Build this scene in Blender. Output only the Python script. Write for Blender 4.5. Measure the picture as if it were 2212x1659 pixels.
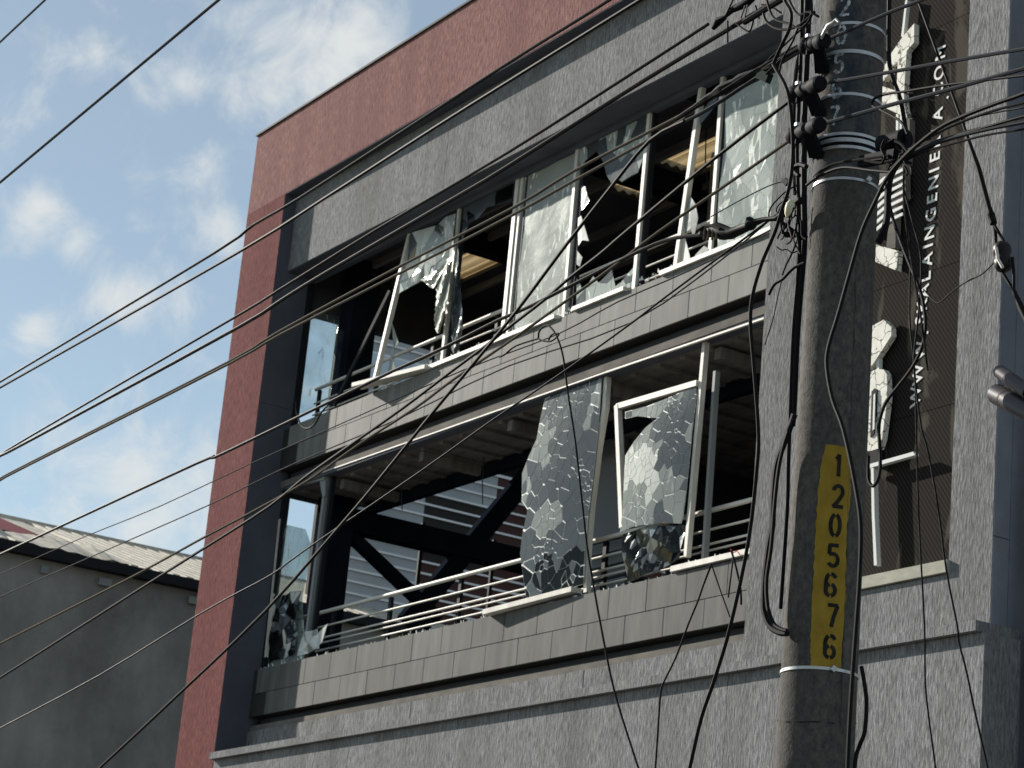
import bpy, math, random
from mathutils import Vector, Matrix, noise as mnoise
random.seed(7)
for o in list(bpy.data.objects): bpy.data.objects.remove(o)
SC = bpy.context.scene
COL = SC.collection
PI = math.pi

# ------------------------------------------------------------------ camera
EYE = Vector((0, 0, 1.6))
FOC = 5195.26 / 2212                       # focal length over image width
YAW, PITCH, ROLL = 1.02797, 0.297483, 0.094808
fwd = Vector((-math.sin(YAW)*math.cos(PITCH), math.cos(YAW)*math.cos(PITCH), math.sin(PITCH)))
rt0 = Vector((math.cos(YAW), math.sin(YAW), 0)); up0 = rt0.cross(fwd)
RT = rt0*math.cos(ROLL) + up0*math.sin(ROLL); UP = -rt0*math.sin(ROLL) + up0*math.cos(ROLL)
cam_d = bpy.data.cameras.new('camera'); cam = bpy.data.objects.new('camera', cam_d); COL.objects.link(cam)
cam.matrix_world = Matrix(((RT.x, UP.x, -fwd.x, EYE.x), (RT.y, UP.y, -fwd.y, EYE.y), (RT.z, UP.z, -fwd.z, EYE.z), (0, 0, 0, 1)))
cam_d.sensor_width = 36; cam_d.lens = 36*FOC; cam_d.clip_start = .1; cam_d.clip_end = 3000
cam_d.dof.use_dof = True; cam_d.dof.focus_distance = 10.6; cam_d.dof.aperture_fstop = 11
SC.camera = cam

# ------------------------------------------------------------------ sun, sky, exposure
SUN = Vector((-.868, -.259, .423)).normalized()
sd = bpy.data.lights.new('sun', 'SUN'); sd.energy = 4.6; sd.angle = math.radians(.5); sd.color = (1, .94, .85)
so = bpy.data.objects.new('sun', sd); COL.objects.link(so)
so.rotation_euler = SUN.to_track_quat('Z', 'Y').to_euler(); so.location = (-30, -20, 40)
W = bpy.data.worlds.new('World'); SC.world = W; W.use_nodes = True
nt = W.node_tree; nt.nodes.clear(); N = nt.nodes.new; LK = nt.links.new
out = N('ShaderNodeOutputWorld'); sky = N('ShaderNodeTexSky'); sky.sky_type = 'NISHITA'; sky.sun_disc = False
sky.sun_elevation = math.asin(SUN.z); sky.sun_rotation = math.atan2(SUN.x, SUN.y) % (2*PI)
sky.altitude = 1500; sky.air_density = 1.0; sky.dust_density = .6; sky.ozone_density = 1.5
bg = N('ShaderNodeBackground'); bg.inputs[1].default_value = .074; 
tint = N('ShaderNodeMixRGB'); tint.blend_type = 'MULTIPLY'; tint.inputs[0].default_value = 1; tint.inputs[2].default_value = (.98, .98, .85, 1)
LK(sky.outputs[0], tint.inputs[1]); LK(tint.outputs[0], bg.inputs[0])
tc = N('ShaderNodeTexCoord')
def dirpx(x, y): return (fwd + RT*((x-1106)/5195.26) - UP*((y-829.5)/5195.26)).normalized()
nz = N('ShaderNodeTexNoise'); nz.inputs['Scale'].default_value = 26; nz.inputs['Detail'].default_value = 10; nz.inputs['Roughness'].default_value = .62; nz.inputs['Distortion'].default_value = .5
LK(tc.outputs['Generated'], nz.inputs['Vector'])
nz2 = N('ShaderNodeTexNoise'); nz2.inputs['Scale'].default_value = 5; nz2.inputs['Detail'].default_value = 4
LK(tc.outputs['Generated'], nz2.inputs['Vector'])
def math_n(op, a, b=None, c=None, clamp=False):
    m = N('ShaderNodeMath'); m.operation = op; m.use_clamp = clamp
    for i, v in enumerate((a, b, c)):
        if v is None: continue
        if isinstance(v, (int, float)): m.inputs[i].default_value = v
        else: LK(v, m.inputs[i])
    return m.outputs[0]
acc = math_n('MULTIPLY_ADD', nz2.outputs[0], 1.0, -.46)          # the cloud field goes on over the whole sky
clouds = [(620, 60, 150, .36), (740, 130, 150, .40), (570, 200, 110, .32), (520, 40, 60, .25), (215, 125, 60, .42), (330, 165, 70, .35), (430, 200, 70, .3), (60, 245, 60, .3),
          (430, 350, 60, .62), (80, 440, 55, .6), (175, 520, 55, .6), (30, 530, 50, .3), (480, 490, 70, .68), (240, 640, 75, .8), (75, 710, 45, .6),
          (150, 690, 60, .25), (400, 1050, 130, .42), (330, 1130, 150, .35), (60, 900, 140, .25), (420, 670, 50, .25), (200, 1000, 150, .22)]
for (x, y, r, s) in clouds:
    v = N('ShaderNodeVectorMath'); v.operation = 'DISTANCE'; LK(tc.outputs['Generated'], v.inputs[0]); v.inputs[1].default_value = dirpx(x, y)
    mr = N('ShaderNodeMapRange'); mr.interpolation_type = 'SMOOTHSTEP'; LK(v.outputs['Value'], mr.inputs[0])
    mr.inputs[1].default_value = 0; mr.inputs[2].default_value = 1.7*r/5195; mr.inputs[3].default_value = s; mr.inputs[4].default_value = 0
    acc = math_n('ADD', acc, mr.outputs[0])
msk = math_n('MULTIPLY_ADD', nz.outputs[0], 2.4, -1.2); msk = math_n('ADD', msk, acc)
mr = N('ShaderNodeMapRange'); mr.interpolation_type = 'SMOOTHSTEP'; LK(msk, mr.inputs[0]); mr.inputs[1].default_value = .0; mr.inputs[2].default_value = .95; mr.inputs[3].default_value = .20; mr.inputs[4].default_value = .92
bg2 = N('ShaderNodeBackground'); bg2.inputs[0].default_value = (.95, .98, .97, 1); bg2.inputs[1].default_value = .46
mx = N('ShaderNodeMixShader'); LK(mr.outputs[0], mx.inputs[0]); LK(bg.outputs[0], mx.inputs[1]); LK(bg2.outputs[0], mx.inputs[2]); LK(mx.outputs[0], out.inputs[0])
SC.view_settings.view_transform = 'Standard'; SC.view_settings.look = 'None'; SC.view_settings.gamma = 1
SC.view_settings.use_curve_mapping = False; SC.view_settings.exposure = .82
SC.render.engine = 'CYCLES'; SC.cycles.max_bounces = 8; SC.cycles.transparent_max_bounces = 24

# ------------------------------------------------------------------ survey: sight line -> point on a real plane
def ray(x, y): return fwd + RT*((x-1106)/5195.26) - UP*((y-829.5)/5195.26)
def aY(x, y, Y): d = ray(x, y); return EYE + d*(Y/d.y)
def aX(x, y, X): d = ray(x, y); return EYE + d*(X/d.x)
def aZ(x, y, z): d = ray(x, y); return EYE + d*((z-1.6)/d.z)

# ------------------------------------------------------------------ mesh helpers
class MB:
    def __init__(s): s.v = []; s.f = []; s.smooth = False
    def box(s, x0, x1, y0, y1, z0, z1):
        n = len(s.v)
        s.v += [(x0,y0,z0),(x1,y0,z0),(x1,y1,z0),(x0,y1,z0),(x0,y0,z1),(x1,y0,z1),(x1,y1,z1),(x0,y1,z1)]
        s.f += [tuple(n+i for i in q) for q in ((0,3,2,1),(4,5,6,7),(0,1,5,4),(1,2,6,5),(2,3,7,6),(3,0,4,7))]
        return s
    def bar(s, a, b, w, h, upv=(0,0,1)):
        a = Vector(a); b = Vector(b); d = (b-a).normalized(); u = Vector(upv)
        if abs(d.dot(u)) > .98: u = Vector((0,1,0))
        sd_ = d.cross(u).normalized(); u2 = sd_.cross(d).normalized(); n = len(s.v)
        for p in (a, b):
            for (i, j) in ((-1,-1),(1,-1),(1,1),(-1,1)): s.v.append(tuple(p + sd_*(i*w/2) + u2*(j*h/2)))
        s.f += [tuple(n+i for i in q) for q in ((0,1,2,3),(4,7,6,5),(0,4,5,1),(1,5,6,2),(2,6,7,3),(3,7,4,0))]
        return s
    def tube(s, pts, r, n=7, cap=True):
        pts = [Vector(p) for p in pts]; m = len(pts); base = len(s.v); s.smooth = True
        rr = r if isinstance(r, (list, tuple)) else [r]*m
        ref = None
        for i, p in enumerate(pts):
            t = (pts[min(i+1, m-1)] - pts[max(i-1, 0)]).normalized()
            if ref is None: ref = t.cross(Vector((0,0,1))); ref = ref if ref.length > .05 else t.cross(Vector((0,1,0)))
            ref = (ref - t*ref.dot(t)).normalized(); b2 = t.cross(ref)
            for k in range(n):
                a = 2*PI*k/n; s.v.append(tuple(p + (ref*math.cos(a) + b2*math.sin(a))*rr[i]))
        for i in range(m-1):
            for k in range(n):
                s.f.append((base+i*n+k, base+i*n+(k+1)%n, base+(i+1)*n+(k+1)%n, base+(i+1)*n+k))
        if cap:
            s.f.append(tuple(base+k for k in reversed(range(n)))); s.f.append(tuple(base+(m-1)*n+k for k in range(n)))
        return s
    def prism(s, pts, off):
        """closed polygon (3D points) pushed along off"""
        pts = [Vector(p) for p in pts]; off = Vector(off); n = len(s.v); m = len(pts)
        s.v += [tuple(p) for p in pts] + [tuple(p+off) for p in pts]
        s.f.append(tuple(range(n, n+m))); s.f.append(tuple(reversed(range(n+m, n+2*m))))
        for i in range(m): s.f.append((n+i, n+(i+1) % m, n+m+(i+1) % m, n+m+i))
        return s
    def grid(s, rows):
        n = len(s.v); w = len(rows[0])
        for r in rows: s.v += [tuple(p) for p in r]
        for i in range(len(rows)-1):
            for j in range(w-1): s.f.append((n+i*w+j, n+i*w+j+1, n+(i+1)*w+j+1, n+(i+1)*w+j))
        return s
WLOC = {}
def obj(name, mb, mat, parent=None, smooth=None, origin=None, sharp=35):
    xs = [v[0] for v in mb.v]; ys = [v[1] for v in mb.v]; zs = [v[2] for v in mb.v]
    c = Vector(origin) if origin else Vector(((min(xs)+max(xs))/2, (min(ys)+max(ys))/2, (min(zs)+max(zs))/2))
    me = bpy.data.meshes.new(name); me.from_pydata([tuple(Vector(v)-c) for v in mb.v], [], mb.f); me.validate()
    import bmesh
    b = bmesh.new(); b.from_mesh(me); bmesh.ops.recalc_face_normals(b, faces=b.faces); b.to_mesh(me); b.free()
    if smooth or (smooth is None and mb.smooth):
        me.shade_smooth(); me.set_sharp_from_angle(angle=math.radians(50))
    me.materials.append(mat)
    o = bpy.data.objects.new(name, me); COL.objects.link(o)
    link(o, c, parent); return o
def link(o, c, parent):
    WLOC[o.name] = Vector(c)
    if parent: o.parent = parent; o.location = Vector(c) - WLOC[parent.name]
    else: o.location = c
def inst(name, mesh, c, parent):
    o = bpy.data.objects.new(name, mesh); COL.objects.link(o); link(o, c, parent); return o
def thing(name, loc, label, cat, group=None):
    o = bpy.data.objects.new(name, None); COL.objects.link(o); o.location = loc; o.empty_display_size = .3
    WLOC[o.name] = Vector(loc); tag(o, label, cat, group); return o
def tag(o, label, cat, group=None):
    o['label'] = label; o['category'] = cat
    if group: o['group'] = group
    return o
def struct(o): o['kind'] = 'structure'; return o

# ------------------------------------------------------------------ materials
def mat(name, color, rough=.8, metal=0, spec=.06):
    m = bpy.data.materials.new(name); m.use_nodes = True; b = m.node_tree.nodes['Principled BSDF']
    b.inputs['Base Color'].default_value = (*color, 1); b.inputs['Roughness'].default_value = rough; b.inputs['Metallic'].default_value = metal
    b.inputs['Specular IOR Level'].default_value = spec
    return m
def tex(m, scale=(1,1,1), detail=5, rough=.6, lo=(.3,.3,.3), hi=(.5,.5,.5), pos=(.35,.65), bump=0, bscale=None, bdist=.01, layer=None, rnd=0, bdetail=4):
    """world-position noise in the base colour, optional finer relief, a second wide stain layer, per-object variation"""
    t = m.node_tree; n = t.nodes; l = t.links; b = n['Principled BSDF']
    g = n.new('ShaderNodeNewGeometry'); mp = n.new('ShaderNodeMapping'); mp.inputs['Scale'].default_value = scale
    l.new(g.outputs['Position'], mp.inputs['Vector'])
    nz = n.new('ShaderNodeTexNoise'); nz.inputs['Scale'].default_value = 1; nz.inputs['Detail'].default_value = detail; nz.inputs['Roughness'].default_value = rough
    l.new(mp.outputs[0], nz.inputs['Vector'])
    cr = n.new('ShaderNodeValToRGB'); cr.color_ramp.elements[0].position = pos[0]; cr.color_ramp.elements[1].position = pos[1]
    cr.color_ramp.elements[0].color = (*lo, 1); cr.color_ramp.elements[1].color = (*hi, 1); l.new(nz.outputs[0], cr.inputs[0])
    col = cr.outputs[0]
    if layer:
        sc, amt, c2 = layer
        mp2 = n.new('ShaderNodeMapping'); mp2.inputs['Scale'].default_value = sc; l.new(g.outputs['Position'], mp2.inputs['Vector'])
        n2 = n.new('ShaderNodeTexNoise'); n2.inputs['Scale'].default_value = 1; n2.inputs['Detail'].default_value = 6; l.new(mp2.outputs[0], n2.inputs['Vector'])
        r2 = n.new('ShaderNodeMapRange'); r2.inputs[1].default_value = .42; r2.inputs[2].default_value = .7; r2.inputs[4].default_value = amt; l.new(n2.outputs[0], r2.inputs[0])
        mx = n.new('ShaderNodeMixRGB'); l.new(r2.outputs[0], mx.inputs[0]); l.new(col, mx.inputs[1]); mx.inputs[2].default_value = (*c2, 1); col = mx.outputs[0]
    if rnd:
        oi = n.new('ShaderNodeObjectInfo'); r3 = n.new('ShaderNodeMapRange'); r3.inputs[3].default_value = 1-rnd; r3.inputs[4].default_value = 1+rnd; l.new(oi.outputs['Random'], r3.inputs[0])
        hv = n.new('ShaderNodeHueSaturation'); l.new(r3.outputs[0], hv.inputs['Value']); l.new(col, hv.inputs['Color']); col = hv.outputs[0]
    l.new(col, b.inputs['Base Color'])
    if bump:
        if bscale:
            mp3 = n.new('ShaderNodeMapping'); mp3.inputs['Scale'].default_value = bscale; l.new(g.outputs['Position'], mp3.inputs['Vector'])
            n3 = n.new('ShaderNodeTexNoise'); n3.inputs['Scale'].default_value = 1; n3.inputs['Detail'].default_value = bdetail; l.new(mp3.outputs[0], n3.inputs['Vector']); h = n3.outputs[0]
        else: h = nz.outputs[0]
        bp = n.new('ShaderNodeBump'); bp.inputs['Strength'].default_value = bump; bp.inputs['Distance'].default_value = bdist; l.new(h, bp.inputs['Height']); l.new(bp.outputs[0], b.inputs['Normal'])
    return m
M = {}
M['stucco'] = tex(mat('grey_stucco', (.3,.3,.3), .9, spec=.03), (46,46,9), 8, .75, (.10,.102,.106), (.345,.35,.356), (.36,.64), .75, (52,52,13), .009, layer=((2.6,2.6,.18), .6, (.125,.123,.12)))
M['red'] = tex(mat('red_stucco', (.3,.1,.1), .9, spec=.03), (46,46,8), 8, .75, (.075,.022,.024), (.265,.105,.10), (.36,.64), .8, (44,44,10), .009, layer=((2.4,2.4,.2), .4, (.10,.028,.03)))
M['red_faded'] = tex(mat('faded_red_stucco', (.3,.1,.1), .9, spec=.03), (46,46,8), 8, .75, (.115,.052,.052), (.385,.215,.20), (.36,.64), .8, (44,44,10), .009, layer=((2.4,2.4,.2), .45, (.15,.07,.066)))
M['jamb'] = tex(mat('shade_blue_grey_paint', (.1,.11,.13), .85, spec=.2), (1.2,1.2,.8), 5, .6, (.078,.086,.108), (.105,.115,.14), bump=.3, bscale=(40,40,40), bdist=.003)  # grey paint with the bluish shade of recessed faces mixed in
M['side'] = tex(mat('shade_tinted_plaster', (.2,.2,.24), .9, spec=.2), (3,3,2), 6, .6, (.21,.225,.27), (.27,.285,.33), bump=.4, bscale=(50,50,50), bdist=.004)  # plaster tinted blue to paint in the shade on the tower's side
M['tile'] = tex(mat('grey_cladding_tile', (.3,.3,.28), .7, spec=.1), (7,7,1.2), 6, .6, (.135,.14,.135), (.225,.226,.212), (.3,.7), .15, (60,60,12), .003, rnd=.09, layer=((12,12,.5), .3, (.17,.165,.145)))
M['tile_low'] = tex(mat('darker_cladding_tile', (.3,.3,.28), .7, spec=.08), (7,7,1.2), 6, .6, (.095,.097,.094), (.165,.166,.16), (.3,.7), .15, (60,60,12), .003, rnd=.10, layer=((2.5,2.5,.5), .5, (.075,.077,.075)))  # darker grey tile for the lower band
M['grout'] = mat('dark_grout', (.045,.045,.043), .95)
M['slot'] = tex(mat('grey_reveal_plaster', (.2,.2,.2), .9), (3,3,8), 5, .6, (.13,.123,.112), (.20,.185,.165))
M['alu'] = tex(mat('pale_window_frame', (.7,.68,.62), .5, spec=.2), (8,8,3), 4, .5, (.58,.56,.50), (.76,.74,.67), layer=((5,5,5), .25, (.5,.46,.38)))
M['alu_grey'] = mat('grey_aluminium', (.26,.28,.28), .5, .0)
M['steel'] = mat('railing_steel', (.72,.70,.64), .4, .0)
M['steel_dark'] = mat('dark_railing_steel', (.018,.02,.024), .6, 0, .08)
M['navy'] = tex(mat('shade_dark_navy_steel', (.02,.024,.035), .8, spec=0), (2,2,2), 4, .5, (.008,.011,.018), (.015,.018,.026))  # steel coloured darker in place of blocked sunlight
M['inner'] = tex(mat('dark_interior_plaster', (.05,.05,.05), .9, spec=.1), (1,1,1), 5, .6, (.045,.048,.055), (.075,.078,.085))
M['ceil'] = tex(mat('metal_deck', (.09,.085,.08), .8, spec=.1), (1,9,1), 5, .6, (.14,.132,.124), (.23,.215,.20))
M['partition'] = mat('grey_partition', (.22,.24,.26), .8)
M['floor'] = mat('concrete_floor', (.18,.17,.16), .9)
M['cable'] = mat('black_cable', (.011,.011,.012), .6, spec=.06)
M['cable_sunlit'] = mat('sunlit_tan_cable', (.10,.088,.070), .8, spec=.04)  # tan copy of the black cable, sunlight put into its colour
M['cable_pale'] = mat('weathered_grey_cable', (.045,.048,.055), .8, spec=.05)
M['fitting'] = mat('cast_iron_fitting', (.010,.011,.015), .7, 0, .06)
M['brown_porcelain'] = mat('dark_porcelain', (.022,.018,.02), .45, 0, .15)
M['band'] = mat('galvanised_band', (.50,.50,.50), .38, .55)
M['ivory'] = mat('ivory_plastic', (.8,.76,.55), .5)
M['green_box'] = mat('dark_green_plastic', (.018,.03,.028), .85, 0, .05)
M['pole'] = tex(mat('weathered_concrete', (.2,.18,.15), .95, spec=.15), (38,38,26), 9, .75, (.042,.042,.041), (.148,.136,.12), (.33,.7), .8, (90,90,70), .003, layer=((7,7,.9), .55, (.052,.05,.049)), bdetail=6)
M['yellow'] = tex(mat('yellow_paint', (.5,.3,.02), .8), (14,14,10), 7, .65, (.25,.165,.025), (.37,.245,.04), (.3,.7), .4, (90,90,70), .002)
M['blackp'] = tex(mat('black_stencil_paint', (.02,.02,.02), .7), (30,30,30), 6, .7, (.012,.012,.012), (.035,.032,.028))
M['whitep'] = tex(mat('worn_white_paint', (.3,.32,.35), .85), (60,60,40), 6, .7, (.16,.18,.20), (.55,.58,.60), (.42,.55))
M['darkp'] = tex(mat('worn_dark_paint', (.05,.055,.07), .85), (12,12,10), 7, .7, (.035,.042,.055), (.10,.095,.09), (.4,.62))
M['white'] = mat('white_panel', (.75,.75,.72), .6)
M['red_roof'] = mat('red_roof_sheet', (.20,.045,.05), .7)
M['wallgrey'] = tex(mat('dirty_grey_render', (.13,.13,.12), .95, spec=.1), (.5,.5,.35), 9, .7, (.17,.166,.158), (.36,.35,.33), (.36,.66), .5, (6,6,6), .01, layer=((1.4,1.4,.22), .5, (.17,.165,.158)))
M['roof'] = tex(mat('weathered_roof_sheet', (.4,.36,.28), .8), (2.5,2.5,2.5), 7, .65, (.42,.385,.32), (.70,.66,.57), (.3,.7))
M['rib'] = mat('pale_cladding_rib', (.78,.80,.82), .5)
M['siding'] = tex(mat('grey_cladding', (.3,.32,.34), .6), (.8,.8,.8), 5, .6, (.33,.355,.38), (.42,.445,.47))
M['siding_brown'] = mat('maroon_cladding', (.075,.040,.036), .7)
M['siding_dark'] = mat('dark_cladding', (.035,.034,.032), .7)
M['poly'] = mat('sky_pale_sheet', (.55,.66,.76), .4)
M['asphalt'] = tex(mat('asphalt', (.05,.05,.05), .95), (3,3,3), 6, .6, (.04,.04,.04), (.07,.068,.065))
M['paving'] = tex(mat('pavement_concrete', (.3,.29,.27), .95), (3,3,3), 6, .6, (.10,.10,.095), (.17,.165,.155))
M['ground'] = tex(mat('ground', (.16,.15,.13), .95), (.3,.3,.3), 6, .6, (.05,.05,.042), (.10,.095,.08))
M['paint_line'] = mat('road_paint', (.7,.7,.68), .8)
M['letters'] = mat('letter_paint', (.66,.68,.66), .5)
M['sill'] = tex(mat('stone_sill', (.4,.4,.34), .8), (4,4,10), 5, .6, (.34,.34,.28), (.46,.45,.38))
M['red_tape'] = mat('red_ribbon', (.5,.06,.07), .7)
def channel_letter():
    m = tex(mat('peeling_white_letter', (.8,.78,.7), .55), (10,10,10), 5, .6, (.62,.61,.54), (.78,.77,.70))
    t = m.node_tree; n = t.nodes; l = t.links; b = n['Principled BSDF']
    g = n.new('ShaderNodeNewGeometry'); v = n.new('ShaderNodeTexVoronoi'); v.feature = 'DISTANCE_TO_EDGE'; v.inputs['Scale'].default_value = 7; v.inputs['Randomness'].default_value = 1
    nz = n.new('ShaderNodeTexNoise'); nz.inputs['Scale'].default_value = 9; l.new(g.outputs['Position'], nz.inputs['Vector'])
    ad = n.new('ShaderNodeMixRGB'); ad.inputs[0].default_value = .12; l.new(g.outputs['Position'], ad.inputs[1]); l.new(nz.outputs['Color'], ad.inputs[2]); l.new(ad.outputs[0], v.inputs['Vector'])
    r = n.new('ShaderNodeMapRange'); r.inputs[1].default_value = .012; r.inputs[2].default_value = .035; l.new(v.outputs['Distance'], r.inputs[0])
    mx = n.new('ShaderNodeMixRGB'); l.new(r.outputs[0], mx.inputs[0]); mx.inputs[1].default_value = (.05,.045,.035,1); src = b.inputs['Base Color'].links[0].from_socket
    l.new(src, mx.inputs[2]); l.new(mx.outputs[0], b.inputs['Base Color']); return m
M['channel'] = channel_letter()
def mesh_panel():
    m = mat('perforated_dark_banner', (.06,.05,.045), .8, spec=.01); t = m.node_tree; n = t.nodes; l = t.links; b = n['Principled BSDF']
    g = n.new('ShaderNodeNewGeometry'); mp = n.new('ShaderNodeMapping'); mp.inputs['Rotation'].default_value = (0, math.radians(38), 0); l.new(g.outputs['Position'], mp.inputs['Vector'])
    ch = n.new('ShaderNodeTexWave'); ch.bands_direction = 'X'; ch.inputs['Scale'].default_value = 9; l.new(mp.outputs[0], ch.inputs['Vector'])
    c1 = n.new('ShaderNodeValToRGB'); c1.color_ramp.elements[0].color = (.017,.0155,.0145,1); c1.color_ramp.elements[1].color = (.038,.034,.030,1); l.new(ch.outputs[0], c1.inputs[0])
    mp2 = n.new('ShaderNodeMapping'); mp2.inputs['Scale'].default_value = (4,4,1.1); l.new(g.outputs['Position'], mp2.inputs['Vector'])
    nz = n.new('ShaderNodeTexNoise'); nz.inputs['Scale'].default_value = 1; nz.inputs['Detail'].default_value = 5; nz.inputs['Distortion'].default_value = .6; l.new(mp2.outputs[0], nz.inputs['Vector'])
    r = n.new('ShaderNodeMapRange'); r.inputs[1].default_value = .57; r.inputs[2].default_value = .62; r.inputs[4].default_value = .8; l.new(nz.outputs[0], r.inputs[0])  # lighter smears: dusty stripes and painted patches of reflected light
    mx = n.new('ShaderNodeMixRGB'); l.new(r.outputs[0], mx.inputs[0]); l.new(c1.outputs[0], mx.inputs[1]); mx.inputs[2].default_value = (.085,.076,.062,1); l.new(mx.outputs[0], b.inputs['Base Color']); return m
M['banner'] = mesh_panel()
def glass(name, tint, diff, dcol, rough, scratch=0, transp=.8, gl=.5):
    """sheet glass: see-through + mirror sheen + a film of dust/lamination, white scratches"""
    m = bpy.data.materials.new(name); m.use_nodes = True; t = m.node_tree; n = t.nodes; l = t.links; n.clear()
    o = n.new('ShaderNodeOutputMaterial'); tr = n.new('ShaderNodeBsdfTransparent'); tr.inputs[0].default_value = (*tint, 1)
    g = n.new('ShaderNodeBsdfGlossy'); g.inputs['Roughness'].default_value = rough; g.inputs[0].default_value = (.9,.95,.93,1)
    d = n.new('ShaderNodeBsdfDiffuse'); d.inputs[0].default_value = (*dcol, 1)
    geo = n.new('ShaderNodeNewGeometry'); nz = n.new('ShaderNodeTexNoise'); nz.inputs['Scale'].default_value = 2.2; nz.inputs['Detail'].default_value = 7; l.new(geo.outputs['Position'], nz.inputs['Vector'])
    bp = n.new('ShaderNodeBump'); bp.inputs['Strength'].default_value = .5; bp.inputs['Distance'].default_value = .02; l.new(nz.outputs[0], bp.inputs['Height']); l.new(bp.outputs[0], g.inputs['Normal'])
    fr = n.new('ShaderNodeFresnel'); fr.inputs['IOR'].default_value = 1.5
    f2 = n.new('ShaderNodeMath'); f2.operation = 'MULTIPLY_ADD'; l.new(fr.outputs[0], f2.inputs[0]); f2.inputs[1].default_value = gl; f2.inputs[2].default_value = gl*.12
    m1 = n.new('ShaderNodeMixShader'); l.new(f2.outputs[0], m1.inputs[0]); l.new(tr.outputs[0], m1.inputs[1]); l.new(g.outputs[0], m1.inputs[2])
    fac = n.new('ShaderNodeMapRange'); fac.inputs[1].default_value = .3; fac.inputs[2].default_value = .7; fac.inputs[3].default_value = max(0, diff-.12); fac.inputs[4].default_value = min(1, diff+.12); l.new(nz.outputs[0], fac.inputs[0])
    m2 = n.new('ShaderNodeMixShader'); l.new(fac.outputs[0], m2.inputs[0]); l.new(m1.outputs[0], m2.inputs[1]); l.new(d.outputs[0], m2.inputs[2]); last = m2
    if scratch:
        mp = n.new('ShaderNodeMapping'); mp.inputs['Scale'].default_value = (9, 9, 3); mp.inputs['Rotation'].default_value = (0, .7, 0); l.new(geo.outputs['Position'], mp.inputs['Vector'])
        n2 = n.new('ShaderNodeTexNoise'); n2.inputs['Scale'].default_value = 1; n2.inputs['Detail'].default_value = 3; n2.inputs['Distortion'].default_value = 1.5; l.new(mp.outputs[0], n2.inputs['Vector'])
        s = n.new('ShaderNodeMapRange'); s.inputs[1].default_value = .60; s.inputs[2].default_value = .64; s.inputs[4].default_value = scratch; l.new(n2.outputs[0], s.inputs[0])
        w = n.new('ShaderNodeBsdfDiffuse'); w.inputs[0].default_value = (.85,.87,.82,1)
        m3 = n.new('ShaderNodeMixShader'); l.new(s.outputs[0], m3.inputs[0]); l.new(last.outputs[0], m3.inputs[1]); l.new(w.outputs[0], m3.inputs[2]); last = m3
    l.new(last.outputs[0], o.inputs[0]); return m
M['pane_dusty'] = glass('dusty_film_glass', (.5,.56,.53), .82, (.36,.385,.36), .25, .9, gl=.12)
M['pane_crazed'] = glass('crazed_green_glass', (.6,.72,.68), .74, (.47,.52,.50), .2, .95, gl=.22)
M['pane_clear'] = glass('clear_cracked_glass', (.95,1,.99), .10, (.40,.46,.45), .05, .3, gl=.5)
M['shard'] = glass('grey_glass_shard', (.30,.34,.36), .66, (.10,.112,.122), .16, .0, gl=.7)
M['shard_dark'] = glass('dark_glass_shard', (.20,.22,.23), .14, (.03,.033,.035), .1, .0, gl=.10)
M['shard_pale'] = glass('pale_glass_shard', (.5,.58,.56), .76, (.30,.325,.31), .16, .2, gl=.8)
M['film'] = glass('torn_film_and_glint', (.5,.52,.5), .82, (.66,.68,.64), .2, .3, gl=.6)
M['web'] = mat('crushed_glass_crack', (.80,.83,.80), .5)
def translucent():
    m = bpy.data.materials.new('amber_rooflight_sheet'); m.use_nodes = True; t = m.node_tree; n = t.nodes; l = t.links; n.clear()
    o = n.new('ShaderNodeOutputMaterial'); a = n.new('ShaderNodeBsdfTranslucent'); d = n.new('ShaderNodeBsdfDiffuse'); d.inputs[0].default_value = (.4,.3,.18,1)
    g = n.new('ShaderNodeNewGeometry'); w = n.new('ShaderNodeTexWave'); w.bands_direction = 'Y'; w.inputs['Scale'].default_value = 2.6; w.inputs['Distortion'].default_value = 1.2; l.new(g.outputs['Position'], w.inputs['Vector'])
    c = n.new('ShaderNodeValToRGB'); c.color_ramp.elements[0].color = (.22,.14,.06,1); c.color_ramp.elements[1].color = (.62,.47,.25,1); l.new(w.outputs[0], c.inputs[0]); l.new(c.outputs[0], a.inputs[0])
    m1 = n.new('ShaderNodeMixShader'); m1.inputs[0].default_value = .3; l.new(a.outputs[0], m1.inputs[1]); l.new(d.outputs[0], m1.inputs[2]); l.new(m1.outputs[0], o.inputs[0]); return m
M['skylight'] = translucent()

# ------------------------------------------------------------------ setting
struct(obj('ground', MB().grid([[(-400,-300,0),(300,-300,0)],[(-400,500,0),(300,500,0)]]), M['ground']))
struct(obj('road', MB().grid([[(-200,-5.5,.004),(100,-5.5,.004)],[(-200,4.4,.004),(100,4.4,.004)]]), M['asphalt']))
struct(obj('pavement', MB().box(-200,100,4.55,12.6,.0,.14), M['paving']))
struct(obj('kerb', MB().box(-200,100,4.4,4.55,0,.15), M['paving']))
struct(obj('far_pavement', MB().box(-200,100,-9,-5.65,.0,.14), M['paving']))
ml = MB()
for i in range(60): ml.grid([[(-180+i*4.5,-.6,.008),(-178+i*4.5,-.6,.008)],[(-180+i*4.5,-.48,.008),(-178+i*4.5,-.48,.008)]])
struct(obj('lane_marking', ml, M['paint_line']))

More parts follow.
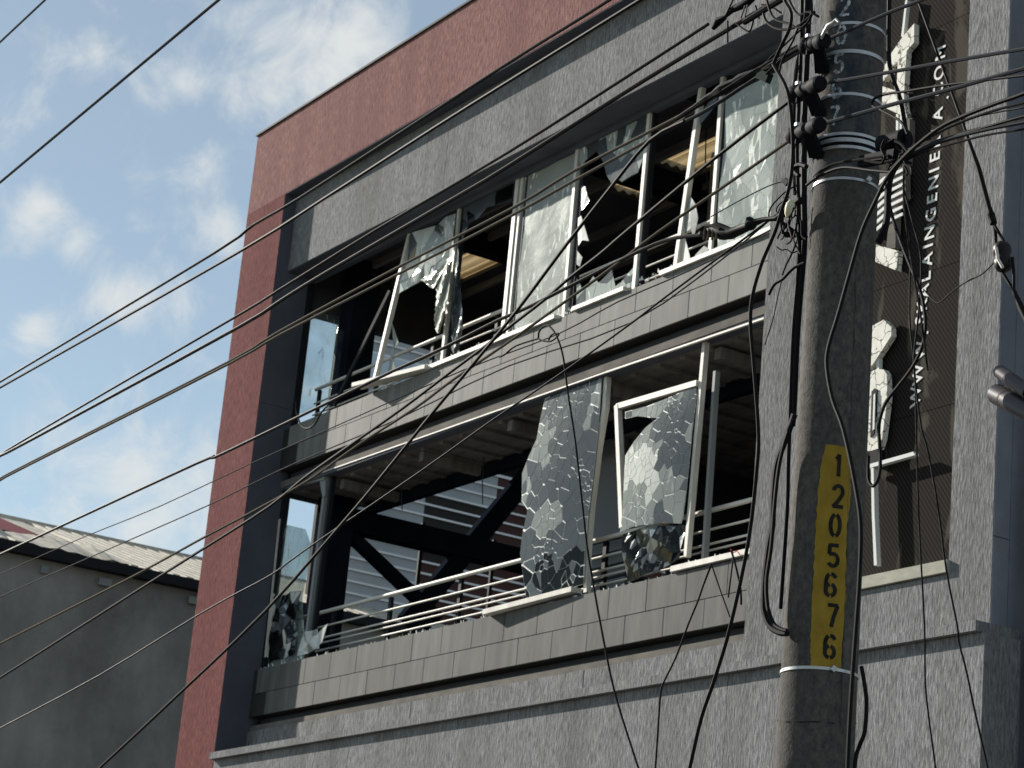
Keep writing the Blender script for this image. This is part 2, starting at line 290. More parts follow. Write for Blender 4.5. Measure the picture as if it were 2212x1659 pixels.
# ------------------------------------------------------------------ main building
YR, YF, YT, YG = 13.0, 13.177, 13.40, 13.52
XL, XI, XT0, XT1 = -29.13, -27.98, -17.33, -14.11
ZTOP, ZS, ZFB, ZL = 14.6, 13.404, 12.32, 5.66
B = thing('office_building', (-21, 13, 0), 'damaged four-storey office building with red frame and grey stucco, windows blown out', 'building')
def P(name, mb, m, parent=None, **k): return obj(name, mb, M[m] if isinstance(m, str) else m, parent or B, **k)
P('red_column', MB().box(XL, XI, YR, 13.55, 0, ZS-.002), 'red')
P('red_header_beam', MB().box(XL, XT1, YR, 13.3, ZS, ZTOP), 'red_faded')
P('parapet_cap', MB().box(XL-.02, XT1+.02, YR-.025, 13.34, ZTOP, ZTOP+.03), 'fitting')
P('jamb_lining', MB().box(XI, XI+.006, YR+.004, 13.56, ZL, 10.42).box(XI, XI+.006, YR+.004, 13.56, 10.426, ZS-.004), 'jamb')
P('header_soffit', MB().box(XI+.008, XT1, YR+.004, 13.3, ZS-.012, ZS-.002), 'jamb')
# fascia in three cast lengths with open joints
for a, b in ((XI+.01, -23.9), (-23.892, -20.55), (-20.542, XT0-.004)):
    P('fascia_panel', MB().box(a, b, YF, 13.62, ZFB, ZS-.014), 'stucco')
P('fascia_soffit', MB().box(XI+.01, XT0-.004, YF+.01, 13.62, ZFB-.012, ZFB-.001), 'jamb')
# right-hand tower with a recessed sign bay
SB0, SB1 = -16.55, -14.62
P('tower_pier', MB().box(XT0, SB0, YF, 19.9, ZL+.10, 16), 'stucco')
P('tower_pier', MB().box(SB1, XT1, YF, 14.6, ZL+.10, 16), 'stucco')
P('tower_side_wall', MB().box(XT1+.001, XT1+.012, YF+.004, 13.35, 6.5, 16).box(XT1+.001, XT1+.008, 13.358, 14.6, 4, 16).box(XT1+.001, XT1+.012, YF+.004, 13.35, ZL+.02, 6.49), 'side')
P('tower_apron', MB().box(SB0+.001, SB1-.001, YF, 13.5, ZL+.10, 6.25), 'stucco')
P('sign_sill', MB().box(SB0+.02, SB1+.012, YF-.035, 13.32, 6.26, 6.365), 'sill')
# ledge and lower wall
P('ledge', MB().box(XI+.002, XT1+.10, YR-.065, 13.42, ZL-.0, ZL+.085), 'stucco')
lw = [(-27.97,-24.4),(-24.394,-21.0),(-20.994,-17.3),(-17.294,XT1+.13)]
for a, b in lw: P('lower_wall_panel', MB().box(a, b, YR+.003, 13.4, 0, ZL-.004), 'stucco')
# parapet strip between ledge and slot (back plane YT)
for a, b in ((XI+.01,-26.2),(-26.19,-23.8),(-23.78,-20.3),(-20.28,XT0-.003)):
    P('parapet_strip', MB().box(a, b, YT+.02, 13.6, ZL+.087, 6.085), 'stucco')
P('lower_slot_lip', MB().box(XI+.01, XT0-.003, YT+.05, 13.6, 6.088, 6.16), 'slot')
P('lower_slot_back', MB().box(XI+.01, XT0-.003, YT+.19, 13.6, 6.162, 6.27), 'jamb')  # dark back paints the shade in the slot's upper half
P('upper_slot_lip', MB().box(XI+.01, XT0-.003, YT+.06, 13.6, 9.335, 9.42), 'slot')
P('upper_slot_back', MB().box(XI+.01, XT0-.003, YT+.19, 13.6, 9.422, 9.56), 'jamb')  # dark back paints in shade under the upper tile band
P('window_head', MB().box(XI+.01, XT0-.003, YT+.07, 13.62, 9.30, 9.333), 'jamb')
P('slab_edge', MB().box(XI+.01, XT0-.003, YT+.016, 14.6, 9.562, 10.12), 'grout')
P('floor_slab', MB().box(-22.4, XT0-.06, 14.602, 19.4, 9.562, 10.12), 'inner')
P('slab_edge', MB().box(XI+.01, XT0-.003, YT+.016, 13.6, 6.272, 6.88), 'grout')
# tile bands: every tile its own piece
def tiles(z0, zj, z1, off_lo, off_hi, tm='tile'):
    g = .0028
    for (za, zb, off) in ((z0, zj-g, off_lo), (zj+g, z1, off_hi)):
        x = off
        while x - .66 > XI: x -= .66
        while x < XT0:
            a = max(x, XI+.012); b = min(x+.66-2*g, XT0-.004)
            if b-a > .03:
                key = (round(b-a, 3), round(zb-za, 3), tm)
                if key not in TM:
                    w, h = (b-a)/2, (zb-za)/2; e = .003
                    t = MB(); t.v = [(-w,0,-h),(w,0,-h),(w,0,h),(-w,0,h),(-w,-.012,-h),(w,-.012,-h),(w,-.012,h),(-w,-.012,h)]
                    t.v += [(-w+e,-.0155,-h+e),(w-e,-.0155,-h+e),(w-e,-.0155,h-e),(-w+e,-.0155,h-e)]
                    t.f = [(0,1,2,3),(0,4,5,1),(1,5,6,2),(2,6,7,3),(3,7,4,0),(4,8,9,5),(5,9,10,6),(6,10,11,7),(7,11,8,4),(8,11,10,9)]
                    me = bpy.data.meshes.new('tile'); me.from_pydata(t.v, [], t.f); me.materials.append(M[tm]); TM[key] = me
                inst('tile', TM[key], ((a+b)/2, YT+.0155+random.uniform(-.0012,.0012), (za+zb)/2), B)
            x += .66
TM = {}
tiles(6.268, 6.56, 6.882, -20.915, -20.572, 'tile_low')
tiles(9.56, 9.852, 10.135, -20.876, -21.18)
# shells of the two open floors
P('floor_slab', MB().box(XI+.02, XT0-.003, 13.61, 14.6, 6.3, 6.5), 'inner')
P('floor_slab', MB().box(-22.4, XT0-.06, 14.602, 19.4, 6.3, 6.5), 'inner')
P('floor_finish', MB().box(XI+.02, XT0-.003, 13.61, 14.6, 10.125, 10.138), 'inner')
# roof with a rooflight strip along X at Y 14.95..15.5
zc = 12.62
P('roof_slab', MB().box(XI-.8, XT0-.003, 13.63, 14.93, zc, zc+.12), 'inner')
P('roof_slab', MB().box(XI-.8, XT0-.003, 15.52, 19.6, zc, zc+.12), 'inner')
xs = [-28.7, -27.45, -25.7, -24.4, -23.05, -22.3, -21.95, -20.75, XT0-.01]
for a, b in ((-25.95,-23.08),(-22.28,-21.98),(-20.7,XT0-.01),(XI-.8,-27.42)): P('roof_slab', MB().box(a,b,14.931,15.519,zc,zc+.12), 'inner')
for a, b in ((-27.42,-25.95),(-23.08,-22.28),(-21.98,-20.7)):
    rows = []
    for i in range(29):
        y = 14.93 + .59*i/28; rows.append([(a+.004, y, zc+.06+.022*math.sin(i*PI/3.5)), (b-.004, y, zc+.06+.022*math.sin(i*PI/3.5))])
    P('rooflight_sheet', MB().grid(rows), 'skylight')
for x in (-25.5, -22.13, -19.6): P('roof_beam', MB().box(x-.09, x+.09, 13.7, 19.3, zc-.28, zc-.003), 'navy')
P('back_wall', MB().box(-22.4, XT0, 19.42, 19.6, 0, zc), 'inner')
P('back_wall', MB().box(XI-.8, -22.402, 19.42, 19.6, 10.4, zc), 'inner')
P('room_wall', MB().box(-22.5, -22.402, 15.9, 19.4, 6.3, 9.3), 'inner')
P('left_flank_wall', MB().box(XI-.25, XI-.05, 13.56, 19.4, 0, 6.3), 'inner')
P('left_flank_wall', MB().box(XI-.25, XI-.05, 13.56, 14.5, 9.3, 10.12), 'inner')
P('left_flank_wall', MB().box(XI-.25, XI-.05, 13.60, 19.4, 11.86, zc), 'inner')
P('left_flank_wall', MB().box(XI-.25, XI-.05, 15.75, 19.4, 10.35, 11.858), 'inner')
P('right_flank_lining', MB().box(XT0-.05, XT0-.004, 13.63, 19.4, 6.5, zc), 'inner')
# lower floor: ceiling deck, girders, column and chevron brace
P('ceiling_deck', MB().box(XI+.01, XT0-.06, 13.62, 14.6, 9.30, 9.33), 'ceil')
P('ceiling_deck', MB().box(-22.4, XT0-.06, 14.602, 19.4, 9.30, 9.33), 'ceil')
for i in range(24):
    x = XI+.3+i*.44
    P('deck_rib', MB().box(x, x+.09, 13.64, 14.58 if x < -22.4 else 19.3, 9.262, 9.299), 'ceil')
for x in (-26.6, -24.6, -22.6, -20.6, -18.7): P('joist', MB().box(x-.05, x+.05, 13.66, 14.49, 9.14, 9.26), 'ceil')
P('steel_column', MB().box(-27.85, -27.5, 13.98, 14.36, 6.5, 12.6), 'navy')
P('girder', MB().box(-27.49, XT0-.06, 14.5, 14.60, 9.13, 9.28), 'navy')
P('girder', MB().box(-27.85, -27.6, 14.37, 19.3, 8.9, 9.2), 'navy')
P('steel_column', MB().box(-27.85, -27.5, 18.2, 18.5, 6.5, 12.6), 'navy')
P('brace', MB().tube([(-27.7,14.36,8.9),(-27.7,15.9,8.0)], .10, 12), 'navy')
P('brace', MB().bar((-27.7,15.42,7.85),(-27.7,17.35,10.6),.16,.26), 'navy')
P('brace_foot', MB().bar((-27.7,15.7,8.05),(-27.7,15.7,6.5),.14,.14), 'navy')
for y in (15.6, 16.75): P('hanger_post', MB().box(-27.9, -27.86, y, y+.05, 6.5, 9.3), 'steel_dark')
pw = [(1262,935),(1350,905),(1350,1262),(1262,1285)]
P('partition_wall', MB().prism([aY(*q, 15.0) for q in pw], (0,.05,0)), 'partition')
for v in (1172, 1200, 1228, 1254): P('partition_rail', MB().bar(aY(1262, v+8, 14.9), aY(1352, v-14, 14.9), .02, .028), 'steel_dark')
P('dark_counter', MB().box(-19.9, -17.5, 15.2, 15.6, 6.5, 7.3), 'navy')
for x in (-18.9, -18.3): P('rear_post', MB().box(x, x+.06, 15.0, 15.06, 6.5, 9.3), 'inner')

# ---- window ironwork
def mull(x0, z0, x1, z1, w, y=YG, d=.06, m='alu', name='mullion', y1=None):
    y1 = y if y1 is None else y1; w = w*.68
    q = MB(); q.v = [(x0-w/2,y,z0),(x0+w/2,y,z0),(x0+w/2,y+d,z0),(x0-w/2,y+d,z0),(x1-w/2,y1,z1),(x1+w/2,y1,z1),(x1+w/2,y1+d,z1),(x1-w/2,y1+d,z1)]
    q.f = [(0,3,2,1),(4,5,6,7),(0,1,5,4),(1,2,6,5),(2,3,7,6),(3,0,4,7)]
    return P(name, q, m)
ZU0, ZU1 = 10.19, ZFB-.012
mull(-25.70, 10.30, -25.27, ZU1, .085, y=YG-.06, y1=YG)
mull(-24.11, ZU0, -24.07, ZU1, .075); mull(-22.745, ZU0, -22.735, ZU1, .105); mull(-22.66, ZU0, -22.65, ZU1, .07, y=YG+.012)
mull(-21.46, ZU0, -21.48, ZU1, .075); mull(-21.36, ZU0, -21.38, ZU1, .09, y=YG+.03, m='steel_dark', name='mullion_return')
mull(-20.11, ZU0, -20.08, ZU1, .08); mull(-19.38, ZU0, -19.14, ZU1, .085); mull(-18.77, ZU0, -18.77, ZU1, .075)
for x in (-24.04, -22.58, -20.05, -18.73): mull(x, ZU0, x+.02, ZU1, .05, y=YG+.03, m='steel_dark', name='mullion_return')
P('window_head', MB().box(XI+.01, XT0-.003, YG-.02, YG+.07, ZU1-.075, ZU1-.001), 'jamb')
P('window_sill', MB().bar((-25.72,13.26,10.23),(-24.15,13.40,10.165), .16, .05), 'alu')
P('window_sill', MB().box(-24.14,-21.40,YT-.035,13.6,10.14,10.188), 'alu')
P('window_sill', MB().box(-21.05,-20.07,YT-.035,13.6,10.14,10.185), 'alu')
P('window_sill', MB().box(-19.42,XT0-.006,YT-.035,13.6,10.14,10.19), 'alu')
P('fallen_bar', MB().bar(aY(843,628,13.62), aY(722,876,13.46), .035, .05), 'steel_dark')
P('left_jamb_frame', MB().box(XI+.012, XI+.07, YG-.02, YG+.06, 10.15, ZU1-.08), 'steel_dark')
P('left_jamb_frame', MB().box(XI+.012, XI+.10, YG-.02, YG+.06, 6.9, 9.3), 'steel_dark')
# side window on the left flank, upper floor
# lower floor mullions
mull(-26.84, 6.93, -26.80, 9.36, .085, y=YG, m='alu_grey')
mull(-26.74, 6.93, -26.70, 9.36, .07, y=YG+.03, m='steel_dark', name='mullion_return')
q = [(-20.50,9.30),(-20.49,8.95),(-20.55,8.55),(-20.60,7.9),(-20.60,7.35),(-20.55,6.95)]
for a, b in zip(q, q[1:]): mull(b[0], b[1], a[0], a[1], .085, name='bent_mullion')
mull(-18.82, 7.08, -18.76, 9.31, .07); mull(-18.66, 7.0, -18.68, 9.0, .06, y=YG+.10, m='alu_grey')
P('loose_frame', MB().bar(aY(1334,879,YG), aY(1507.6,828,YG), .05, .06).bar(aY(1335,876,YG+.001), aY(1346,1140,YG+.001), .06, .06, (1,0,0)), 'alu')
P('window_sill', MB().bar((-22.20,13.36,6.905),(-20.56,13.42,6.955), .14, .055), 'alu')
P('window_sill', MB().box(-18.84,XT0-.006,YT-.03,13.6,6.90,6.955), 'alu')
P('window_head', MB().bar(aY(600,1056,YG), aY(704,1033,YG), .05, .05), 'alu_grey')
P('window_head', MB().bar(aY(697,1021,YG-.05), aY(1312,804,YG-.05), .03, .014), 'alu')
P('window_head', MB().bar(aY(1312,804,YG-.05), aY(1652,688,YG-.05), .03, .018), 'alu')
P('hanging_gusset', MB().prism([aY(690,1033,YG-.01), aY(703,1034,YG-.01), aY(702,1070,YG-.01), aY(697,1075,YG-.01), aY(693,1056,YG-.01)], (0,.02,0)), 'alu_grey')
# lower balustrade
RY = 13.8
rail = thing('balcony_railing', (-22.5, RY, 6.5), 'pale steel balcony railing across the open lower floor, ends in shade at left', 'railing')
def Rr(n, mb, m='steel'): return obj(n, mb, M[m], rail)
Rr('handrail', MB().tube([(-27.9,RY,7.6),(XT0-.08,RY,7.61)], .026, 10))
for z in (7.41, 7.26, 7.195, 7.1): Rr('rail', MB().tube([(-27.9,RY,z),(XT0-.08,RY,z)], .014 if z != 7.195 else .012, 8))
for x in (-27.85,-26.75,-25.29,-23.65,-22.2,-20.7,-19.2,-17.7):
    Rr('post', MB().box(x-.03,x+.03,RY+.02,RY+.06,6.5,7.58), 'steel_dark')
rail2 = thing('balcony_railing', (-22.5, RY, 10.14), 'thin steel railing inside the upper window row, seen through missing panes', 'railing')
obj('handrail', MB().tube([(-27.95,RY,10.78),(XT0-.08,RY,10.80)], .024, 10), M['steel'], rail2)
for z in (10.58, 10.42, 10.3): obj('rail', MB().tube([(-27.95,RY,z),(XT0-.08,RY,z)], .012, 8), M['steel'], rail2)
for x in (-27.9,-26.3,-24.9,-23.4,-21.9,-20.4,-18.9): obj('post', MB().box(x-.03,x+.03,RY+.018,RY+.055,10.15,10.77), M['steel_dark'], rail2)

# ------------------------------------------------------------------ glass: outlines, and shattered sheets made of real shards
def clip(poly, p, n):
    outp = []
    for i in range(len(poly)):
        a, b = poly[i], poly[(i+1) % len(poly)]
        da = (a[0]-p[0])*n[0] + (a[1]-p[1])*n[1]; db = (b[0]-p[0])*n[0] + (b[1]-p[1])*n[1]
        if da <= 0: outp.append(a)
        if (da < 0 < db) or (db < 0 < da):
            t = da/(da-db); outp.append((a[0]+(b[0]-a[0])*t, a[1]+(b[1]-a[1])*t))
    return outp
def lerp(path, t):
    t *= len(path)-1; i = min(int(t), len(path)-2); f = t-i
    return (path[i][0]*(1-f)+path[i+1][0]*f, path[i][1]*(1-f)+path[i+1][1]*f)
def area(p): return abs(sum(p[i][0]*p[(i+1) % len(p)][1] - p[(i+1) % len(p)][0]*p[i][1] for i in range(len(p))))/2
def inside(p, poly):
    c = False
    for i in range(len(poly)):
        (x1, y1), (x2, y2) = poly[i], poly[(i+1) % len(poly)]
        if (y1 > p[1]) != (y2 > p[1]) and p[0] < (x2-x1)*(p[1]-y1)/(y2-y1)+x1: c = not c
    return c
def sheet(poly, yf, thick=.006):
    mb = MB(); mb.prism([(x, yf(x, z), z) for x, z in poly], (0, thick, 0)); return mb
def shatter(name, px, yf, n, mats, gap=.006, seed=1, web='web', grade=None, label=None, tilt=.006):
    """px: outline read off the wall; the outline becomes a cracked sheet (part) carrying its shards (sub-parts)"""
    rnd = random.Random(seed)
    poly = [(p.x, p.z) for p in (aY(u, v, YG) for u, v in px)]
    x0, x1 = min(p[0] for p in poly), max(p[0] for p in poly); z0, z1 = min(p[1] for p in poly), max(p[1] for p in poly)
    seeds = []
    for _ in range(n*60):
        if len(seeds) >= n: break
        s = (rnd.uniform(x0, x1), rnd.uniform(z0, z1))
        if inside(s, poly) and all((s[0]-t[0])**2+(s[1]-t[1])**2 > (math.sqrt(area(poly)/n)*max(.12, .75+1.5*mnoise.noise(Vector((s[0]*2.6, seed, s[1]*2.6)))))**2 for t in seeds): seeds.append(s)
    cells = []
    for i, s in enumerate(seeds):
        c = poly
        for j, t in enumerate(seeds):
            if i == j or not c: continue
            d = (t[0]-s[0], t[1]-s[1]); c = clip(c, ((s[0]+t[0])/2, (s[1]+t[1])/2), d)
        if len(c) > 2 and area(c) > .0006: cells.append((s, c))
    w = MB(); cells = [(s, c, mats(s, rnd) if callable(mats) else mats) for s, c in cells]
    for s, c, m in cells:                                   # backing film between shards: real crack lines
        w.prism([(x, yf(x, z)+.004, z) for x, z in c], (0, .003, 0))
    par = P(name, w, web)
    if label: par['label'] = label
    for s, c, m in cells:
        g = gap*rnd.choice((.25,.4,.6,1,1.7)); r = []
        cc = (sum(p[0] for p in c)/len(c), sum(p[1] for p in c)/len(c)); k = max(.45, 1-g/max(.02, math.sqrt(area(c))*.5))
        ax, az = rnd.uniform(-tilt,tilt), rnd.uniform(-tilt,tilt)
        for p in c:
            x = cc[0]+(p[0]-cc[0])*k; z = cc[1]+(p[1]-cc[1])*k
            r.append((x, yf(cc[0], cc[1]) + (yf(x, z)-yf(cc[0], cc[1])) + ax*(x-cc[0]) + az*(z-cc[1]), z))
        mb = MB(); mb.prism(r, (0, .003, 0))
        obj('shard', mb, M[m], par)
    return par
flat = lambda x, z: YG+.02
# lower floor: two hanging laminated sheets
A_px = [(1180,862),(1215,842),(1250,828),(1303,812),(1301,850),(1296,921),(1284,1040),(1274,1120),(1267,1200),(1264,1262),(1205,1284),(1142,1303),(1136,1240),(1131,1199),(1137,1155),(1149,1103),(1135,1085),(1135,1024),(1150,985),(1166,950),(1172,905)]
def patch(c, k, sd): return mnoise.noise(Vector((c[0]*k, sd, c[1]*k)))
def yA(x, z): return YG-.02 - .05*math.sin((x+22.3)*1.7)*math.sin((9.3-z)*1.25)
def mA(c, r):
    v = patch(c, 1.6, 3)+r.uniform(-.12,.12)
    if c[1] < 7.45: return 'shard_dark' if r.random() < .75 else 'shard'
    if c[0] < -21.75 and c[1] > 7.9: return 'shard_pale' if v > -.12 else 'shard'
    return 'shard_pale' if v > .3 else 'shard'
shatter('cracked_pane', A_px, yA, 190, mA, .006, 3, label='hanging crazed sheet in the middle opening')
B_px = [(1355,985),(1375,955),(1400,925),(1425,905),(1380,900),(1352,905),(1352,890),(1400,878),(1450,858),(1505,832),(1506,860),(1498,930),(1492,1000),(1486,1060),(1478,1120),(1474,1132),(1440,1130),(1400,1135),(1370,1140),(1343,1152),(1350,1110),(1352,1060)]
def yB(x, z): return YG-.01 - .045*math.sin((x+20.2)*2.1)*math.sin((8.9-z)*1.7)
def mB(c, r):
    v = patch(c, 1.8, 8)+r.uniform(-.15,.15)
    if c[0] < -19.35 and c[1] < 8.35: return 'film' if v > -.05 else 'shard_pale'  # white film shards imitate a sun glint at lower left
    if c[1] < 8.05: return 'shard_pale' if v > -.1 else 'shard'
    return 'shard_pale' if v > .15 else 'shard'
shatter('cracked_pane', B_px, yB, 150, mB, .005, 5, label='bright crumpled sheet in the loose frame')
Bd = [(1343,1153),(1400,1137),(1470,1134),(1478,1134),(1470,1206),(1420,1232),(1352,1258),(1347,1200)]
shatter('cracked_pane', Bd, lambda x, z: YG+.0+.02*math.sin(x*9+z*14), 70, lambda c, r: r.choice(('shard_dark','shard_dark','shard_dark','shard')), .004, 9, web='shard', label='black crumpled lower part of the sheet in the loose frame')
# left end of the lower floor
P('cracked_pane', sheet([(p.x,p.z) for p in (aY(*q,YG) for q in ((604,1130),(655,1142),(668,1180),(648,1290),(655,1420),(574,1440),(590,1250)))], lambda x,z: YG+.03), 'pane_clear')
shatter('cracked_pane', [(586,1290),(645,1275),(640,1350),(636,1412),(576,1432),(580,1360)], lambda x, z: YG+.01+.03*math.sin(x*14+z*11), 34, lambda c, r: r.choice(('shard_dark','shard_dark','shard','film')), .004, 11, web='shard')
shatter('cracked_pane', [(657,1372),(692,1360),(694,1402),(672,1412),(655,1420)], lambda x, z: YG-.06+.03*math.sin(x*17+z*13), 14, lambda c, r: r.choice(('film','shard_pale','film')), .004, 12)
P('glass_remnant', sheet([(p.x,p.z) for p in (aY(*q,YG) for q in ((692,1368),(712,1348),(700,1388),(694,1395)))], lambda x,z: YG-.03), 'film')
P('blind_slat', MB().bar(aY(606,1122,YG-.01), aY(575,1420,YG-.01), .035, .05, (1,0,0)), 'alu')
# upper floor panes
P('side_pane', MB().prism([aX(*q,-27.98) for q in ((662,672),(735,684),(718,878),(642,895))], (-.006,0,0)), 'pane_clear')
for q_ in ([(735,690),(727,720),(721,760),(729,790)], [(728,800),(716,840),(710,870),(722,876)]):
    P('glass_remnant', MB().prism([aX(*q,-27.97) for q in q_], (-.004,0,0)), 'shard_pale')
C_px = [(884,508),(986,462),(984,520),(979,560),(972,590),(962,602),(946,596),(930,622),(912,606),(905,604),(893,612),(878,628),(866,636),(872,585)]
shatter('cracked_pane', C_px, lambda x, z: YG+.0+.04*math.sin(x*8+z*6), 26, lambda c, r: r.choice(('pane_crazed','pane_crazed','shard','film')), .003, 21, web='film')
def film(L, R, m='film', amp=.05, y0=-.08, nr=26, ncol=9, name='torn_film', ragged=2.5):
    rnd = random.Random(len(L)*7+int(L[0][0])); rows = []
    for i in range(nr):
        a = lerp(L, i/(nr-1)); b = lerp(R, i/(nr-1)); a = (a[0]+rnd.uniform(-ragged, ragged), a[1]); row = []
        for k in range(ncol):
            t = k/(ncol-1); u = a[0]+(b[0]-a[0])*t; v = a[1]+(b[1]-a[1])*t
            row.append(aY(u, v, YG+y0+amp*math.sin(t*7+i*.35)+.008*math.sin(i*1.9+k)))
        rows.append(row)
    return P(name, MB().grid(rows), m, smooth=True)
film([(944,596),(943,632),(941,665),(938,700),(944,720)], [(979,556),(973,600),(966,650),(958,690),(950,719)])
film([(905,604),(930,592),(955,574),(978,548)], [(912,607),(936,624),(950,600),(974,580)], amp=.03)
film([(985,520),(980,600),(974,690),(976,760)], [(993,560),(996,640),(1001,702),(988,772)], 'shard', .04, -.01)
shatter('cracked_pane', [(998,448),(1106,394),(1104,432),(1080,440),(1050,446),(1030,470),(1012,480),(1000,505),(994,520)], flat, 16, lambda c, r: r.choice(('shard','shard_dark','shard')), .003, 25, web='shard')
P('glass_remnant', sheet([(p.x,p.z) for p in (aY(*q,YG) for q in ((833,812),(842,760),(850,735),(846,775),(853,800),(875,800),(860,812)))], flat), 'shard_pale')
P('glass_remnant', sheet([(p.x,p.z) for p in (aY(*q,YG) for q in ((842,690),(858,740),(852,748),(846,735)))], flat), 'shard_pale')
def quadpane(x0, x1, z0, z1, m, nx=7, nz=9, amp=.006, y=YG+.035):
    rows = [[(x0+(x1-x0)*i/nx, y+amp*math.sin(i*1.7+k*1.1), z0+(z1-z0)*k/nz) for i in range(nx+1)] for k in range(nz+1)]
    return P('window_pane', MB().grid(rows), m, smooth=True)
quadpane(-22.61, -21.50, ZU0+.0, ZU1-.08, 'pane_dusty')
D_px = [(1250,305),(1396,243),(1390,330),(1374,372),(1358,380),(1340,392),(1330,385),(1318,396),(1306,376),(1300,350),(1285,325),(1262,345),(1252,360),(1247,340)]
shatter('cracked_pane', D_px, flat, 26, lambda c, r: r.choice(('shard','pane_crazed','shard')), .0025, 31, web='shard_pale')
shatter('cracked_pane', [(1240,700),(1242,600),(1250,612),(1254,628),(1262,622),(1278,595),(1290,610),(1318,582),(1326,618),(1338,608),(1378,560),(1375,614),(1300,640)], flat, 22, lambda c, r: r.choice(('pane_crazed','shard','pane_crazed')), .003, 32, web='shard_pale')
for q_ in ([(1252,400),(1262,402),(1266,420),(1272,432),(1258,450),(1252,452)], [(1243,470),(1252,465),(1270,520),(1255,518),(1246,530)], [(1243,540),(1256,555),(1250,575),(1242,570)],
           [(1472,470),(1486,420),(1500,440),(1506,470),(1500,500),(1494,510),(1490,492),(1476,502)], [(1468,580),(1470,495),(1484,540),(1492,570),(1474,590)], [(1500,550),(1518,530),(1534,540),(1532,562),(1498,572)],
           [(1508,250),(1548,190),(1546,222),(1530,245),(1510,268)]):
    P('glass_remnant', sheet([(p.x,p.z) for p in (aY(*q,YG) for q in q_)], lambda x, z: YG+.02+.01*math.sin(x*9)), random.choice(('shard_pale','film','shard')))
E_px = [(1566,215),(1600,190),(1640,170),(1690,148),(1683,300),(1668,492),(1600,522),(1544,548),(1552,400)]
shatter('cracked_pane', E_px, lambda x, z: YG+.02+.012*math.sin(x*7+z*5), 60, 'pane_crazed', .0016, 33, web='film', tilt=.003, label='crazed green pane beside the tower')
P('room_post', MB().box(-21.2,-21.13,15.2,15.27,10.15,zc-.01), 'alu_grey')
for y in (14.2, 14.75, 15.7, 16.5, 17.3, 18.1): P('purlin', MB().box(XI+.05, XT0-.06, y, y+.06, zc-.10, zc-.002), 'ceil')
for (x, y, l) in ((-26.3,14.6,.9),(-24.9,15.0,.5),(-23.9,14.3,.7),(-20.5,14.6,.8),(-19.6,15.2,1.1)):
    P('hanging_cable', MB().tube([(x,y,zc-.1),(x+.03,y,zc-.1-l*.5),(x+.10,y+.02,zc-.1-l)], .008, 5), 'cable_pale')
P('hanging_ceiling_panel', MB().bar((-20.4,14.9,12.35),(-19.9,14.95,11.95), .5, .015), 'slot')
for (x, y, l) in ((-26.0,14.2,.4),(-24.2,14.3,.6),(-19.9,14.4,.5)):
    P('hanging_cable', MB().tube([(x,y,9.26),(x+.02,y,9.26-l*.5),(x+.08,y,9.26-l)], .007, 5), 'cable_pale')
# upper floor soft furnishing: bright board pieces seen inside
P('fallen_board', MB().bar(aY(1090,560,15.6), aY(1135,575,15.6), .3, .02), 'slot')

rb = MB(); rr_ = random.Random(4)
for _ in range(420):
    up_ = rr_.random() < .5
    if up_: x = rr_.uniform(-25.6, -17.5); y = rr_.uniform(13.37, 13.5); z = 10.19
    else: x = rr_.uniform(-27.8, -17.5); y = rr_.uniform(13.41, 13.5); z = 6.884 if not (-22.2 < x < -20.5 or x > -18.9) else 6.957
    k = rr_.uniform(.008, .03); a = rr_.uniform(0, 3.1)
    rb.prism([(x+k*math.cos(a), y, z), (x+k*math.cos(a+2.2), y+k*.5, z), (x+k*.4*math.cos(a+4), y-k*.3, z+k*rr_.uniform(.6,1.8))], (k*.25, k*.2, 0))
for _ in range(500):
    x = rr_.uniform(-27.6, -17.5); y = rr_.uniform(13.0, 13.38); k = rr_.uniform(.006,.022); a = rr_.uniform(0,3.1); z = ZL+.087
    rb.prism([(x+k*math.cos(a), y, z), (x+k*math.cos(a+2.2), y+k*.5, z), (x, y-k*.3, z+k*rr_.uniform(.5,1.5))], (k*.25, k*.2, 0))
o = obj('glass_rubble', rb, M['web']); tag(o, 'crumbs of broken glass lying along the window sills and the stucco ledge', 'rubble'); o['kind'] = 'stuff'
# ------------------------------------------------------------------ neighbour on the left: wall, gutter, corrugated roof, clad block
NB = thing('neighbouring_warehouse', (-38, 16, 0), 'low warehouse with dirty grey wall and cream corrugated roof left of the red column', 'building')
obj('side_wall', MB().box(-40.9, -36, 11.75, 30, 0, 9.5), M['wallgrey'], NB)
obj('gutter', MB().box(-36.02, -35.80, 11.7, 30, 9.50, 9.53).box(-35.83,-35.80,11.7,30,9.53,9.66).box(-36.02,-35.99,11.7,30,9.53,9.64), M['steel_dark'], NB)
for y, w in ((13.3,.12),(14.3,.22),(15.9,.26),(16.35,.30)):
    obj('wall_bracket', MB().box(-36.0,-35.93,y,y+w,9.28,9.40), M['alu_grey'], NB)
obj('roof_pan', MB().prism([(-35.88,11.7,9.62),(-35.88,30,9.62),(-41.0,30,11.155),(-41.0,11.7,11.155)], (0,0,.01)), M['siding_dark'], NB)  # pan coloured dark to paint shade between the ribs
y0 = 11.75; RM = None
while y0 < 24:                                                        # one mesh per raised rib, shared
    if not 12.9 < y0 < 14.55:
        if RM is None:
            RM = obj('roof_rib', MB().prism([(-35.84,y0,9.64),(-35.84,y0+.02,9.685),(-35.84,y0+.14,9.685),(-35.84,y0+.16,9.64)], (-5.16,0,1.548)), M['roof'], NB); rc = WLOC[RM.name]
            ry0 = y0
        else: inst('roof_rib', RM.data, (rc.x, rc.y+y0-ry0, rc.z+random.uniform(-.004,.004)), NB)
    y0 += .25
